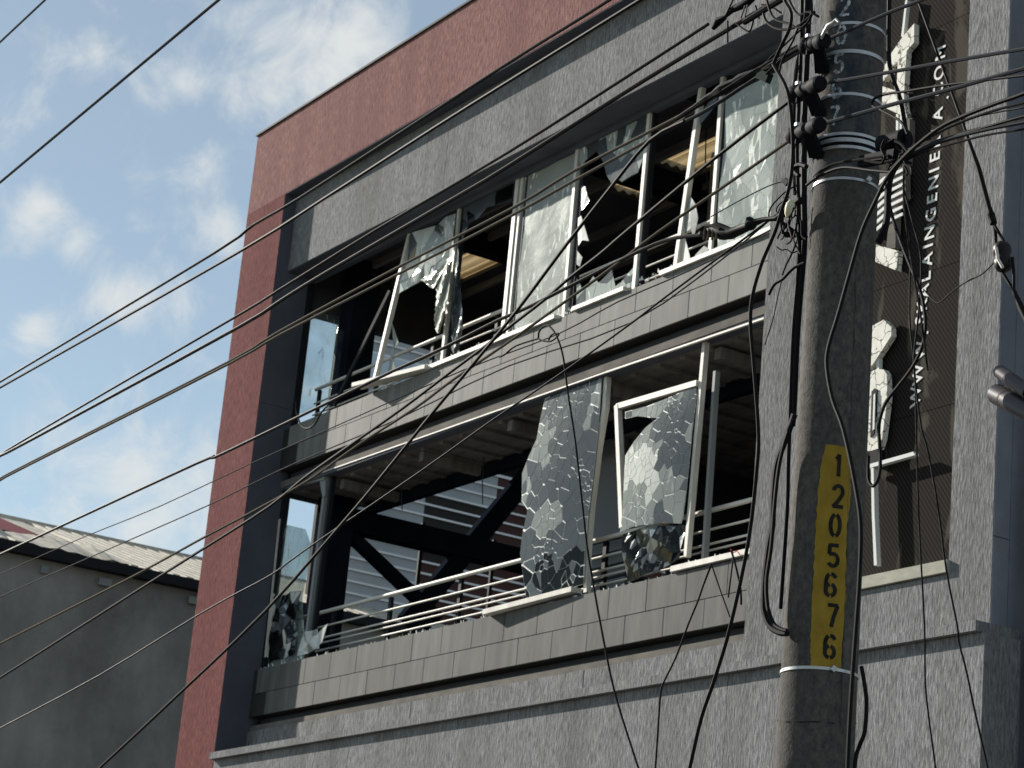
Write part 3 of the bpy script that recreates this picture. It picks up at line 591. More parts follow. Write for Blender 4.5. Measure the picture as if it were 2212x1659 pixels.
for y0, y1, m_ in ((12.9,14.1,'red_roof'),(14.1,14.6,'roof')):
    rows = [[(-37.6, y0+(y1-y0)*i/4, 10.19+.02*(i % 2)), (-41.0, y0+(y1-y0)*i/4, 11.22)] for i in range(5)]
    obj('torn_roof_sheet', MB().grid(rows), M[m_], NB)
rows = [[(-35.9-.12*random.random(), 12.6+2.2*i/14, 9.68+.05*random.random()), (-37.4+.35*random.random(), 12.6+2.2*i/14, 10.13+.07*random.random())] for i in range(15)]
obj('buckled_flashing', MB().grid(rows), M['roof'], NB)
obj('ridge_cap', MB().box(-41.15,-40.95,11.7,30,11.19,11.26), M['roof'], NB)
CB = thing('clad_block', (-37.8, 26, 0), 'taller block in grey horizontal cladding seen through the open left corner', 'building')
obj('core', MB().box(-37.95, -37.63, 19.0, 34, 0, 17.6), M['siding_dark'], CB)
z = 10.2
while z < 17.5:
    for (ya, yb, m_) in ((18.98, 21.04, 'siding'), (21.045, 22.56, 'mid'), (22.565, 34, 'right')):
        if m_ == 'mid': m_ = 'siding_brown' if z < 11.27 else ('siding_dark' if z < 12.5 else 'siding')
        if m_ == 'right': m_ = 'siding_brown' if z < 13.06 else 'siding'
        obj('cladding_board', MB().box(-37.62, -37.57, ya, yb, z, z+.175), M[m_], CB)
    obj('cladding_rib', MB().box(-37.62, -37.535, 18.96, 34, z+.177, z+.214), M['rib'], CB)
    z += .2155
obj('sky_pale_panel', MB().box(-37.53, -37.515, 19.15, 21.3, 14.4, 14.9), M['poly'], CB)  # added panel, pale sky brightness painted into its colour
# wall of the building that closes the row on the right
RB = thing('right_hand_building', (-10, 16, 0), 'pale grey facade edge at the right margin behind broken pipe stubs', 'building')
obj('facade', MB().box(-13.74, -6, 13.5, 22, 0, 7.85), M['side'], RB)
obj('downpipe', MB().tube([(-13.83,13.42,0),(-13.83,13.42,7.7)], .045, 12), M['alu'], RB)
obj('upper_storey', MB().box(-13.70, -6, 13.75, 22, 7.87, 14), M['jamb'], RB)
for z in (6.9, 5.2): obj('pipe_clip', MB().box(-13.89,-13.77,13.37,13.47,z,z+.04), M['band'], RB)

# ------------------------------------------------------------------ vertical sign on the tower
SG = thing('vertical_company_sign', (-15.5, 13.3, 6.4), 'tall dark vertical sign with website lettering and broken white logo letters behind the pole', 'sign')
YS = 13.33
for a, b in ((6.366, 7.795), (7.80, 9.09), (9.095, 11.47), (11.475, 16)):
    obj('sign_panel', MB().box(SB0+.003, SB1-.003, YS, YS+.03, a, b), M['banner'], SG)
def glyph(ch, c, size, m, parent, up=(-1,0,0), right=(0,0,1), ext=.003, name='letter'):
    cu = bpy.data.curves.new('letter', 'FONT'); cu.body = ch; cu.size = size; cu.extrude = ext; cu.align_x = 'CENTER'; cu.align_y = 'CENTER'; cu.offset = .002
    cu.resolution_u = 3
    t = bpy.data.objects.new('tmp', cu); COL.objects.link(t); dg = bpy.context.evaluated_depsgraph_get()
    me = bpy.data.meshes.new_from_object(t.evaluated_get(dg)); bpy.data.objects.remove(t)
    xs = [v.co.x for v in me.vertices]; cx = (min(xs)+max(xs))/2
    R_ = Vector(right); U_ = Vector(up); Nn = R_.cross(U_)
    for v in me.vertices:
        x, y, zz = v.co; v.co = R_*(x-cx) + U_*(y) + Nn*zz
    me.materials.clear(); me.materials.append(M[m]); me.name = 'letter'
    return inst(name, me, c, parent)
txt = [('W',1979,856.6),('W',1984,808),('W',1988,757),('.',1986,724),('S',1989.6,690.6),('K',1993,659),('A',1997,629),('L',2001,597),('A',2004.7,561),('I',2006,531),('N',2009,502),('G',2012,464),
       ('E',2015,428),('N',2018,394),('I',2019.7,366.8),('E',2021,338),('R',2022,307),('I',2024,280),('A',2027,247.5),('.',2030,218),('C',2028,193),('O',2030,157),('M',2033,114)]
for ch, u, v in txt:
    p = aY(u, v, YS-.0035); big = .185
    if ch == '.': p.x += .06
    glyph(ch, p, big, 'letters', SG)
k1 = lambda a: (1847.8+a[0]*.18297, a[1]*.18297)
k2 = lambda a: (1760.3+a[0]*.27442, 182.1+a[1]*.27442)
k3 = lambda a: (1821+a[0]*.36568, 637.4+a[1]*.36568)
def logo(pts, k, y=13.235, t=.06, m='channel', name='logo_letter'):
    return obj(name, MB().prism([aY(*k(p), y) for p in pts], (0, t, 0)), M[m], SG)
YLg = 13.235
logo([(695,275),(690,500),(605,600),(590,800),(575,1080),(485,1080),(500,730),(425,800),(400,860),(330,960),(300,860),(415,640),(560,430)], k1)
logo([(250,1000),(355,1030),(570,1100),(580,1260),(610,1390),(540,1360),(250,1225)], k1)
logo([(540,1362),(640,1400),(640,1600),(600,2000),(560,2000)], k1, YLg+.03, .1, 'slot')
for pts in ([(480,1345),(505,1350),(500,1700),(478,1700)], [(528,1360),(548,1365),(540,1700),(520,1700)], [(590,0),(612,0),(565,440),(540,430)]): logo(pts, k1, YLg+.02, .04, 'letters', 'logo_stroke')
logo([(400,700),(540,700),(710,640),(716,890),(640,965),(632,1290),(560,1290),(590,1010),(400,1180),(400,960),(520,950),(650,835),(655,780),(540,800),(400,830)], k2, m='slot', name='logo_letter')
for i in range(7):
    y0 = 700+i*58; logo([(400,y0+150),(540,y0+30),(690,y0-40),(690,y0-18),(545,y0+55),(400,y0+178)], k2, YLg-.012, .012, 'letters', 'logo_stroke')
logo([(380,1225),(490,1265),(655,1310),(640,1465),(485,1400),(380,1370)], k2)
logo([(100,220),(180,178),(240,145),(285,190),(285,240),(175,410),(100,470)], k3)
logo([(120,470),(200,437),(240,440),(258,468),(262,600),(250,700),(230,850),(212,905),(165,920),(100,920)], k3)
logo([(168,570),(185,550),(200,560),(195,700),(182,820),(160,840)], k3, YLg-.012, .012, 'fitting', 'logo_slot')
logo([(180,590),(190,580),(184,790),(174,800)], k3, YLg-.02, .012, 'letters', 'logo_stroke')
logo([(192,380),(214,372),(212,438),(198,438)], k3, YLg+.02, .04, 'letters', 'logo_stroke')
logo([(160,925),(206,912),(210,985),(150,1000)], k3, YLg, .08, 'fitting', 'logo_bracket')
logo([(100,1013),(150,1000),(415,925),(425,945),(150,1023),(100,1036)], k3, YLg-.02, .05, 'letters', 'logo_bracket')
logo([(165,1020),(180,1020),(186,1300),(200,1595),(183,1597),(170,1300)], k3, YLg-.02, .05, 'letters', 'logo_stroke')

# ------------------------------------------------------------------ concrete pole
PX, PY = -7.878, 6.4
def prad(z): return .186 - .0068*z
PB = thing('utility_pole', (PX, PY, 0), 'tall weathered concrete utility pole with yellow painted number panel and steel bands', 'pole')
zz_ = [0, 1.5, 2.9, 2.905] + [2.91+i*.25 for i in range(34)] + [12.0]
mb = MB(); mb.smooth = True; n = 40
for i, z in enumerate(zz_):
    for k in range(n):
        a = 2*PI*k/n; r = prad(z) + (.0009*mnoise.noise(Vector((math.cos(a)*3, math.sin(a)*3, z*3))))
        mb.v.append((PX+r*math.cos(a), PY+r*math.sin(a), z))
for i in range(len(zz_)-1):
    for k in range(n): mb.f.append((i*n+k, i*n+(k+1) % n, (i+1)*n+(k+1) % n, (i+1)*n+k))
mb.f.append(tuple(range((len(zz_)-1)*n, len(zz_)*n)))
obj('pole_shaft', mb, M['pole'], PB)
def onpole(x, y, off=0):
    """sight line meets the pole: returns angle and height"""
    d = ray(x, y); z = 4
    for _ in range(4):
        r = prad(z)+off; a = d.x*d.x+d.y*d.y; b = -2*(d.x*PX+d.y*PY); c = PX*PX+PY*PY-r*r
        t = (-b-math.sqrt(max(0, b*b-4*a*c)))/(2*a); z = 1.6+d.z*t
    return math.atan2(d.y*t-PY, d.x*t-PX), z
def pp(phi, z, off): r = prad(z)+off; return (PX+r*math.cos(phi), PY+r*math.sin(phi), z)
def band(z, h, off=.004, name='steel_band', m='band'):
    mb = MB(); mb.smooth = True; n = 48
    for zz, o_ in ((z-h/2, 0), (z-h/2, off), (z+h/2, off), (z+h/2, 0)):
        for k in range(n): mb.v.append(pp(2*PI*k/n, zz, o_))
    for i in range(3):
        for k in range(n): mb.f.append((i*n+k, i*n+(k+1) % n, (i+1)*n+(k+1) % n, (i+1)*n+k))
    return obj(name, mb, M[m], PB)
for u, v, h, o_ in ((1855,50,.014,.004),(1850,111,.018,.005),(1845,203,.014,.004),(1835,290,.014,.012),(1835,318,.014,.010),(1832,385,.012,.004),(1775,1443,.013,.004)):
    band(onpole(u, v)[1], h, o_)
band(onpole(1835,302)[1], .075, .006, 'clamp_collar', 'fitting'); band(onpole(1830,352)[1], .05, .003, 'clamp_collar', 'darkp')
band(onpole(1835,303)[1], .02, .012, 'steel_band')
for u, v in ((1808,50),(1796,1445),(1870,388)):
    phi, z = onpole(u, v); obj('band_buckle', MB().bar(pp(phi,z-.01,.014), pp(phi+.07,z+.008,.018), .014, .02), M['band'], PB)
# yellow number panel following the shaft
Lp = [(1782.8,960),(1769,1037),(1764,1110),(1760,1182),(1756,1270),(1752.6,1350),(1751,1405),(1751,1443)]
Rp = [(1829.6,967),(1837,1031),(1837,1067),(1828,1151),(1826.6,1242),(1826,1300),(1819,1384),(1814.5,1450)]
rows = []
for i in range(57):
    a = lerp(Lp, i/56); b = lerp(Rp, i/56); ja, jb = random.uniform(-1.6,1.6), random.uniform(-1.6,1.6)
    pa, za = onpole(a[0]+ja, a[1]); pb, zb = onpole(b[0]+jb, b[1])
    rows.append([pp(pa+(pb-pa)*k/10, za+(zb-za)*k/10, .0022) for k in range(11)])
obj('yellow_panel', MB().grid(rows), M['yellow'], PB, smooth=True)
def arc(cx, cy, rx, ry, a0, a1, n=10): return [(cx+rx*math.cos(math.radians(a0+(a1-a0)*i/n)), cy+ry*math.sin(math.radians(a0+(a1-a0)*i/n))) for i in range(n+1)]
DG = {'1': [[(0,.78),(.10,.86),(.14,1)],[(.14,1),(.14,0)]],
      '2': [arc(0,.72,.2,.26,170,10)+[(.19,.62),(.05,.36),(-.2,.02)], [(-.22,.05),(.24,.05)]],
      '0': [arc(0,.5,.2,.48,100,260,14), arc(0,.5,.2,.48,80,-80,14)],
      '5': [[(.22,.95),(-.15,.95),(-.17,.55)], [(-.17,.56)]+arc(.0,.30,.21,.27,110,-150,16)],
      '6': [arc(.02,.70,.20,.27,25,95,6), arc(-.01,.62,.19,.36,110,178,6)+[(-.2,.4)]+arc(0,.27,.2,.25,170,262,8), arc(0,.27,.2,.25,-82,80,12), arc(0,.27,.2,.25,100,160,5)],
      '7': [[(-.22,.95),(.22,.95)], [(.21,.95),(.06,.5),(-.04,0)]]}
def digit(ch, u, v, h, wd, m, off, parent=PB, jit=0):
    phi, z = onpole(u, v); mb = MB(); rr = random.Random(ord(ch)+int(v))
    for st in DG[ch]:
        pts = []
        for i in range(len(st)-1):
            k = max(2, int(math.dist(st[i], st[i+1])/.05))
            pts += [(st[i][0]+(st[i+1][0]-st[i][0])*j/k, st[i][1]+(st[i+1][1]-st[i][1])*j/k) for j in range(k)]
        pts.append(st[-1]); rows = []
        for i, p in enumerate(pts):
            a, b = pts[max(0,i-1)], pts[min(len(pts)-1,i+1)]; dx, dy = b[0]-a[0], b[1]-a[1]; L = math.hypot(dx, dy) or 1; nx, ny = -dy/L*wd/2, dx/L*wd/2
            nx *= 1+rr.uniform(-jit,jit); ny *= 1+rr.uniform(-jit,jit)
            rows.append([pp(phi+((p[0]+s*nx)*h)/prad(z), z+(p[1]-.5+s*ny)*h, off) for s in (-1,1)])
        mb.grid(rows)
    return obj('painted_digit', mb, M[m], parent)
for ch, u, v in zip('1205676', (1805,1810,1804,1799.5,1794,1798,1792), (1005,1073,1135,1200,1263.5,1330,1397)):
    digit(ch, u, v, .098, .165, 'blackp', .0042)
# older number in worn white over dark blotches
for (u, v, w, h) in ((1835,60,38,60),(1840,150,52,60),(1845,250,50,60)):
    rows = []
    for i in range(17):
        t = i/16; ww = w*math.sin(PI*(.1+.8*t))**.6*(1+.25*mnoise.noise(Vector((t*5,u,0))))
        pa, za = onpole(u-ww, v-h+2*h*t); pb, zb = onpole(u+ww*.8, v-h+2*h*t)
        rows.append([pp(pa+(pb-pa)*k/8, za+(zb-za)*k/8, .0018) for k in range(9)])
    obj('dark_paint_blotch', MB().grid(rows), M['darkp'], PB, smooth=True)
for ch, u, v in zip('20567', (1825,1818,1812,1808,1803), (14,76,137,192,250)): digit(ch, u, v, .095, .14, 'whitep', .0034, jit=.35)
# hairline crack and stains as worn grooves
mb = MB(); mb.tube([pp(*(lambda q: (q[0], q[1]))(onpole(u, v)), .002) for u, v in ((1675,1556),(1700,1559),(1730,1560),(1760,1559),(1800,1562),(1850,1563))], .0022, 4)
obj('hairline_crack', mb, M['fitting'], PB)
mb = MB(); mb.tube([pp(*onpole(1850+1.5*math.sin(i*2.1)-i*.9, 560+i*26), .0008) for i in range(40)], .0022, 4)
obj('seam_line', mb, M['darkp'], PB)

# ------------------------------------------------------------------ cables
def smooth_path(pts, k=6):
    if len(pts) < 3: return pts
    o_ = []
    for i in range(len(pts)-1):
        p0, p1, p2, p3 = pts[max(0,i-1)], pts[i], pts[i+1], pts[min(len(pts)-1,i+2)]
        for j in range(k):
            t = j/k
            o_.append(tuple(.5*((2*p1[c]) + (-p0[c]+p2[c])*t + (2*p0[c]-5*p1[c]+4*p2[c]-p3[c])*t*t + (-p0[c]+3*p1[c]-3*p2[c]+p3[c])*t**3) for c in range(len(p1))))
    o_.append(tuple(pts[-1])); return o_
def cable(label, pts, y, r, m='cable', group=None, k=5, name='overhead_cable', cat='cable', parent=None, y2=None):
    """pts read along the sight lines; y is the cable's real distance from the road (y2 at its far end)"""
    q = smooth_path(pts, k); n = len(q); P3 = []
    for i, p in enumerate(q):
        yy = y if y2 is None else y+(y2-y)*i/(n-1); P3.append(aY(p[0], p[1], yy))
    o = obj(name, MB().tube(P3, r, 7), M[m], parent)
    if not parent: tag(o, label, cat, group)
    return o
G1 = 'overhead cables running left from the pole'
W_ = 6.3
cable('highest grey cable crossing the top left sky corner', [(-60,148),(0,91),(97,0),(160,-60)], 6.9, .011, 'cable_pale', G1)
cable('grey cable slanting over the sky above the red roof corner', [(-60,444),(0,394),(236,197),(472,0),(560,-72)], 6.9, .013, 'cable_pale', G1)
cable('uppermost cable grazing the underside of the red header', [(-60,861),(0,825),(464,546),(546,487),(650,426),(911,257),(1119,123),(1274,27),(1390,-48)], 6.5, .010, 'cable', G1, 3)
cable('cable just below the header cable, across the shaded fascia edge', [(-60,872),(0,837),(513,546),(706,425),(943,273),(1153,142),(1382,0),(1470,-55)], 6.5, .011, 'cable', G1, 3)
cable('cable ending in the spiky connector above the fascia', [(-60,1018),(0,983),(68,941),(508,685),(607,624),(812,497),(1093,332),(1349,169),(1530,52)], W_, .009, 'cable', G1, 3)
cable('thick sleeved cable rising over the upper window soffit', [(-60,1020),(0,985),(68,950),(508,711),(607,649),(706,588),(987,425),(1093,362),(1394,172),(1621,35),(1720,-25)], W_, .0125, 'cable', G1, 3)
cable('thick stub cable beside the sleeved cable at top', [(1608,48),(1660,16),(1720,-20)], W_-.05, .016, 'cable', None, 3)
cable('upper tan strand of the twin pair over the broken windows', [(-60,1068),(0,1034),(64,1000),(491,783),(607,714),(868,573),(1114,446),(1237,371),(1404,284),(1470,250)], W_, .0085, 'cable_sunlit', G1, 3)
cable('lower tan strand of the twin pair over the broken windows', [(-60,1072),(0,1038),(64,1004),(491,788),(607,722),(868,588),(1108,464),(1237,392),(1397,305),(1480,256)], W_, .0085, 'cable_sunlit', G1, 3)
cable('lower strand running from the twin pair to the top insulator', [(1397,305),(1455,275),(1530,236),(1632,170),(1736,106)], W_-.02, .010, 'cable_pale', None, 3)
cable('dark cable dropping left below the broken upper windows', [(-60,1228),(0,1198),(425,1001),(464,988),(607,919),(727,861),(848,802),(952,755),(1076,692),(1153,658),(1378,544),(1455,515),(1515,508)], W_, .010, 'cable', G1, 3)
cable('steep cable crossing the tile band from the twin pair down to bottom left', [(1478,262),(1404,303),(1318,407),(1210,546),(1115,673),(994,820),(944,880),(818,1037),(739,1131),(574,1319),(392,1494),(215,1659),(150,1716)], W_-.3, .0095, 'cable', G1, 3)
cable('upper cable of the tangled pair from the second insulator', [(1711,214),(1545,341),(1352,501),(1300,546),(1228,602),(1175,648),(1091,713),(1053,744),(971,805),(872,880),(760,959),(655,1034),(583,1093),(438,1186),(332,1253),(0,1464),(-60,1500)], W_, .0095, 'cable', G1, 3)
cable('lower cable of the tangled pair from the third insulator', [(1708,302),(1579,392),(1422,501),(1335,568),(1220,652),(1091,744),(979,820),(899,880),(775,960),(673,1033),(568,1093),(444,1159),(368,1201),(260,1259),(0,1390),(-60,1420)], W_, .008, 'cable_sunlit', G1, 3)
cable('hair-thin wire over the left sky above the warehouse roof', [(-60,1266),(0,1240),(184,1159),(347,1093),(543,1001),(715,925),(1000,800),(1205,722),(1335,652),(1500,580),(1664,497)], 7.2, .0042, 'cable_pale', G1, 3)
cable('second hair-thin wire skimming the warehouse ridge', [(-60,1316),(100,1245),(263,1174),(447,1093),(537,1049),(637,1001),(860,905),(1100,790),(1361,698),(1560,560),(1690,452)], 7.2, .0048, 'cable_pale', G1, 3)
cable('thin wire across the dark warehouse wall to the lower window', [(-60,1605),(0,1573),(211,1461),(414,1337),(498,1289),(589,1240),(658,1189),(899,1025),(1062,909),(1222,800),(1364,698),(1440,640),(1680,462)], W_, .0055, 'cable', G1, 3)
cable('knotted thin wire looped against the upper tile band and hanging to the street', [(1079,771),(1090,766),(1113,748),(1150,735),(1162,731),(1164,718),(1172,707),(1183,703),(1193,711),(1202,725),(1212,752),(1219,786),(1226,843),(1243,955),(1258,1090),(1273,1212),(1309,1409),(1333,1514),(1379,1659),(1392,1700)], 7.0, .0058, 'cable', None, 4, cat='wire', name='hanging_wire')
cable('small closing loop of the knotted wire on the tile band', [(1162,731),(1172,736),(1190,737),(1203,728),(1207,722),(1199,720),(1190,725),(1185,735)], 7.0, .0055, 'cable', None, 4, cat='wire', name='hanging_wire')
cable('kinked wire hanging below the lower window sill right side', [(1532,1226),(1537,1219),(1520,1262),(1508,1297),(1487,1348),(1460,1420),(1433,1475),(1427,1500),(1424,1536),(1416,1659),(1414,1700)], 7.4, .0055, 'cable', None, 3, cat='wire', name='hanging_wire')
cable('loose wire branch slanting right from the kinked wire', [(1537,1219),(1556,1275),(1577,1333)], 7.4, .004, 'cable', None, 2, cat='wire', name='hanging_wire')
cable('frayed wire twig hanging over the lower sill near the tower', [(1584,1200),(1580,1235),(1573,1291)], 7.6, .005, 'cable', None, 2, cat='wire', name='hanging_wire')
cable('second frayed twig ending in a short tuft under the sill', [(1580,1190),(1590,1225),(1600,1273),(1601,1306)], 7.6, .006, 'cable', None, 2, cat='wire', name='hanging_wire')
cable('dangling loop of thin wire under the upper left window', [(640,868),(641,890),(650,918),(664,926),(680,916),(695,890),(712,872)], 12.9, .012, 'cable', None, 4, cat='wire', name='hanging_wire')
# right of the pole
G2 = 'cables leaving the pole to the right'
for lab, pts, r, m_ in (
    ('cable from the top insulator up across the pole to the top edge', [(1784,87),(1921,27),(1991,0),(2080,-42)], .0085, 'cable_pale'),
    ('cable from the second insulator rising gently to the right edge', [(1782,180),(1916,157),(2060,131),(2270,96)], .0085, 'cable_pale'),
    ('shiny cable from the third insulator to the right edge', [(1780,267),(1915,229),(2042,196),(2212,148),(2270,130)], .0095, 'cable_pale'),
    ('thin cable looping behind the pole edge then to the right edge', [(1960,290),(1945,262),(1903,238),(1885,228),(1890,212),(1920,202),(1952,198),(2040,184),(2212,163),(2270,157)], .006, 'cable'),
    ('thick twisted service cable sweeping from right edge down the pole face', [(2270,172),(2212,202),(2150,224),(2081,251),(2027,278),(1967,326),(1921,377),(1891,434),(1861,501),(1834,594),(1810,680),(1789,751),(1786,796),(1798,863),(1822,930),(1846,1043),(1859,1137),(1856,1250),(1849,1351),(1840,1475),(1833,1600),(1829,1700)], .009, 'cable'),
    ('thin wire from the tangle to the right edge, upper', [(2270,218),(2212,232),(2150,243),(2088,256)], .004, 'cable'),
    ('wire from the tangle to the right edge, middle', [(2270,238),(2212,251),(2097,284),(2015,308),(1943,341)], .006, 'cable'),
    ('wire from the tangle to the right edge, lowest and palest', [(2270,250),(2212,264),(2175,271),(2097,288),(2010,312),(1940,345)], .0075, 'cable_pale')):
    cable(lab, pts, 6.12 if 'sweeping' in lab else 6.2, r, m_, G2, 4)
cable('fat black bundle from the terminal block to the right edge', [(1935,352),(1965,330),(2010,312),(2060,296),(2120,280),(2212,262),(2270,250)], 6.24, [.020]*9+[.012]*22+[.010]*10, 'cable', G2, 4)
cable('thin black cable riding over the fat bundle to the right edge', [(1925,365),(1975,316),(2030,285),(2081,262),(2150,238),(2212,222),(2270,205)], 6.18, .006, 'cable', G2, 4)
cable('slack thin cable under the fat bundle to the right edge', [(1930,362),(1990,330),(2060,310),(2130,292),(2212,279),(2270,270)], 6.2, .005, 'cable', G2, 4)
cable('thin cable from the tangle curving down across the pole to its left side', [(1925,372),(1880,368),(1820,362),(1770,380),(1742,400)], 6.15, .007, 'cable', None, 4)
cable('thin slack cable hanging right of the pole between logo and lettering', [(1955,330),(1952,420),(1962,520),(1975,600),(1990,690),(2004,800)], 6.8, .005, 'cable', None, 4)
cable('pair of black cables behind the topmost insulator, left strand', [(1748,-30),(1742,40),(1735,90),(1722,140),(1716,200),(1714,300),(1718,420)], 6.45, .010, 'cable', None, 4)
cable('hair wire slanting across the pole top to the splice', [(1640,150),(1672,118),(1700,92),(1728,66),(1752,50)], 6.25, .005, 'cable', None, 4)
cable('dark cable dropping from the top edge right of the pole', [(1921,-40),(1921,0),(1920,106),(1925,157),(1946,217),(1958,290),(1962,320)], 6.25, .010, 'cable', None, 4)
cable('cable bundle curling back behind the pole below the tangle', [(1950,335),(1925,377),(1918,420),(1917,460),(1911,495),(1897,525)], 6.35, .016, 'cable', None, 4)
cable('long loose loop of cable beside the white logo letters', [(1930,350),(1918,400),(1924,455),(1945,520),(1967,576),(1985,620),(1994,654),(1999,700),(1993,745),(1973,790),(1945,828),(1918,862),(1905,890),(1898,925),(1901,970),(1901,1012),(1896,1036),(1886,1050),(1877,1040),(1875,1020),(1876,985)], 6.9, .0085, 'cable', None, 4)
cable('hair-thin wire hanging plumb over the sign lettering', [(1950,440),(1966,520),(1965,680),(1972,760),(1977,817),(1979,910),(1985,1121),(1997,1351),(1998,1430),(2001,1505),(2021,1659),(2026,1700)], 7.4, .0045, 'cable', None, 3, cat='wire', name='hanging_wire')
cable('hair-thin wire trailing down right across the stucco', [(1950,400),(1973,485),(1990,560),(1984,680),(1974,780),(1982,863),(1991,926),(2006,980),(2027,1100),(2045,1236),(2068,1351),(2071,1385),(2085,1439),(2092,1470),(2109,1551),(2134,1659),(2140,1700)], 7.4, .005, 'cable', None, 3, cat='wire', name='hanging_wire')
cable('wispy tendril of wire by the guy insulator', [(2148,566),(2135,580),(2118,594),(2095,605),(2073,618),(2050,636),(2033,651),(2020,652),(1995,625)], 7.0, .0035, 'cable', None, 4, cat='wire', name='hanging_wire')
# left side of the pole: vertical runs
cable('black cable bulging out left of the pole past the cracked green pane', [(1690,-40),(1695,0),(1709,27),(1706,60),(1690,95),(1672,135),(1674,145),(1701,196),(1711,272),(1712,347),(1704,407),(1690,450),(1674,501),(1655,545),(1644,573),(1626,636),(1621,697),(1628,787),(1638,926),(1636,1001),(1617,1167),(1578,1351),(1544,1466),(1515,1551),(1490,1659),(1482,1700)], 6.1, .0085, 'cable', None, 4)
cable('twin black cable hugging the left edge of the pole', [(1733,-40),(1732,60),(1728,180),(1722,330),(1727,480),(1726,567),(1713,727),(1706,926),(1703,1000),(1701,1091),(1692,1230),(1686,1315)], 6.32, .009, 'cable', None, 4)
cable('dark conduit strip just left of the pole', [(1748,-40),(1745,90),(1738,250),(1737,420),(1738,520),(1732,600),(1722,727),(1716,860),(1712,920)], 6.42, .014, 'cable', None, 3)
cable('heavy black cable swinging out left beside the yellow number', [(1716,895),(1706,925),(1692,962),(1677,1007),(1670,1076),(1668,1137),(1660,1182),(1652,1250),(1650,1300),(1652,1325),(1663,1352),(1684,1366),(1700,1368)], 6.2, .0145, 'cable', None, 4)
cable('slimmer cable doubling the heavy loop beside the pole', [(1716,905),(1700,940),(1684,1000),(1674,1080),(1666,1180),(1656,1250),(1657,1300),(1662,1325),(1672,1348),(1688,1359),(1700,1362)], 6.16, .009, 'cable', None, 4)
cable('thin curved cable right of the pole near the lower band', [(1861,1440),(1868,1480),(1872,1520),(1868,1580),(1857,1610),(1848,1640),(1845,1700)], 6.45, .009, 'cable', None, 4)
for lab, pts, r in (
    ('looping black wire above the top insulator, upper curl', [(1654,-10),(1664,25),(1676,42),(1700,50),(1730,60),(1752,35),(1752,-10)], .006),
    ('looping black wire above the top insulator, sagging curl', [(1700,-10),(1716,22),(1729,32),(1748,26),(1768,36)], .006),
    ('black wire crossing behind the top insulator', [(1649,28),(1655,45),(1670,58),(1690,64),(1715,60),(1740,45),(1760,25)], .0065),
    ('thin wire falling between the loops to the upper window corner', [(1741,-10),(1738,40),(1722,65),(1712,90),(1690,130),(1683,160)], .005),
    ('short hook of hose above the lit insulator', [(1726,440-60),(1716,370),(1716,362),(1728,356),(1742,360)], .012)):
    cable(lab, pts, 6.15, r, 'cable', None, 4, name='loose_wire', cat='wire')
# bundles with lumps near the insulator
cable('lumpy wrapped splice on the twin cables by the green pane', [(1462,256),(1500,232),(1530,212),(1563,192),(1600,172),(1640,152),(1675,138),(1700,118),(1745,94)], 6.22, [.010,.011,.013,.013,.016,.018,.020,.018,.026,.030,.026,.022,.028,.024,.018,.014,.014,.020,.018,.014,.012,.012,.013,.010,.012][:25], 'cable', None, 3, name='cable_splice', cat='splice')
for i, (a, b) in enumerate((((1640,148),(1742,88)), ((1655,160),(1738,98)), ((1560,196),(1700,112)))):
    cable(('frayed strand above the wrapped splice','frayed strand below the wrapped splice','tie wire wound along the wrapped splice')[i], [a, ((a[0]+b[0])/2+4*(-1)**i, (a[1]+b[1])/2-5), b], 6.18, .005, 'cable', None, 6, name='loose_wire', cat='wire')
o = obj('splice_box', MB().bar(aY(1640,160,6.2), aY(1662,170,6.2), .03, .045), M['green_box']); tag(o, 'small dark green junction box under the splice by the upper window corner', 'junction box')
# spiky connector at top
SPK = thing('wire_connector', aY(1580,30,W_), 'spiky knot of twisted wire ends on the cable above the fascia', 'connector')
obj('clamp', MB().tube([aY(1540,62,W_),aY(1552,45,W_),aY(1566,38,W_)], [.012,.022,.012], 8), M['fitting'], SPK)
obj('clamp', MB().tube([aY(1566,36,W_),aY(1580,22,W_),aY(1610,8,W_),aY(1640,-12,W_)], [.010,.016,.022,.008], 8), M['fitting'], SPK)
for pts in ([(1572,45),(1572,70),(1572,92)], [(1590,50),(1612,66),(1622,64),(1630,30)], [(1645,10),(1665,14),(1688,28)], [(1610,12),(1600,40)], [(1615,10),(1608,42)], [(1632,12),(1640,40)], [(1566,38),(1586,-6)]):
    obj('wire_end', MB().tube([aY(u, v, W_-.02) for u, v in smooth_path(pts, 3)], .0045, 5), M['cable'], SPK)
# dead-end anchor at window height
AN = thing('dead_end_clamp', aY(1570,495,6.2), 'black dead-end cable clamp wrapped in ties beside the lower end of the cracked green pane', 'clamp')
obj('clamp_body', MB().tube([aY(u,v,6.2) for u,v in ((1512,506),(1530,500),(1548,496),(1562,502),(1580,504),(1615,489),(1622,482),(1630,481),(1650,474),(1676,472),(1694,460),(1730,432))], [.012,.030,.036,.038,.028,.022,.034,.018,.012,.012,.016,.018], 9), M['cable'], AN)
for i in range(4):
    u = 1520+i*9; obj('tie', MB().tube([aY(u+4,490,6.17),aY(u,518,6.17)], .006, 6), M['cable_sunlit'], AN)
obj('clamp_hook', MB().tube([aY(u,v,6.17) for u,v in ((1512,496),(1522,489),(1540,488),(1556,496))], .010, 6), M['cable'], AN)
BR = thing('pole_bracket', aY(1710,500,6.3), 'short black angle bracket under the dead-end clamp left of the pole', 'bracket')
obj('strut', MB().bar(aY(1677,473,6.25), aY(1722,506,6.3), .022, .02).bar(aY(1722,506,6.3), aY(1742,516,6.35), .022, .02), M['fitting'], BR)
obj('arm', MB().bar(aY(1695,507,6.28), aY(1742,507,6.35), .018, .022), M['fitting'], BR)
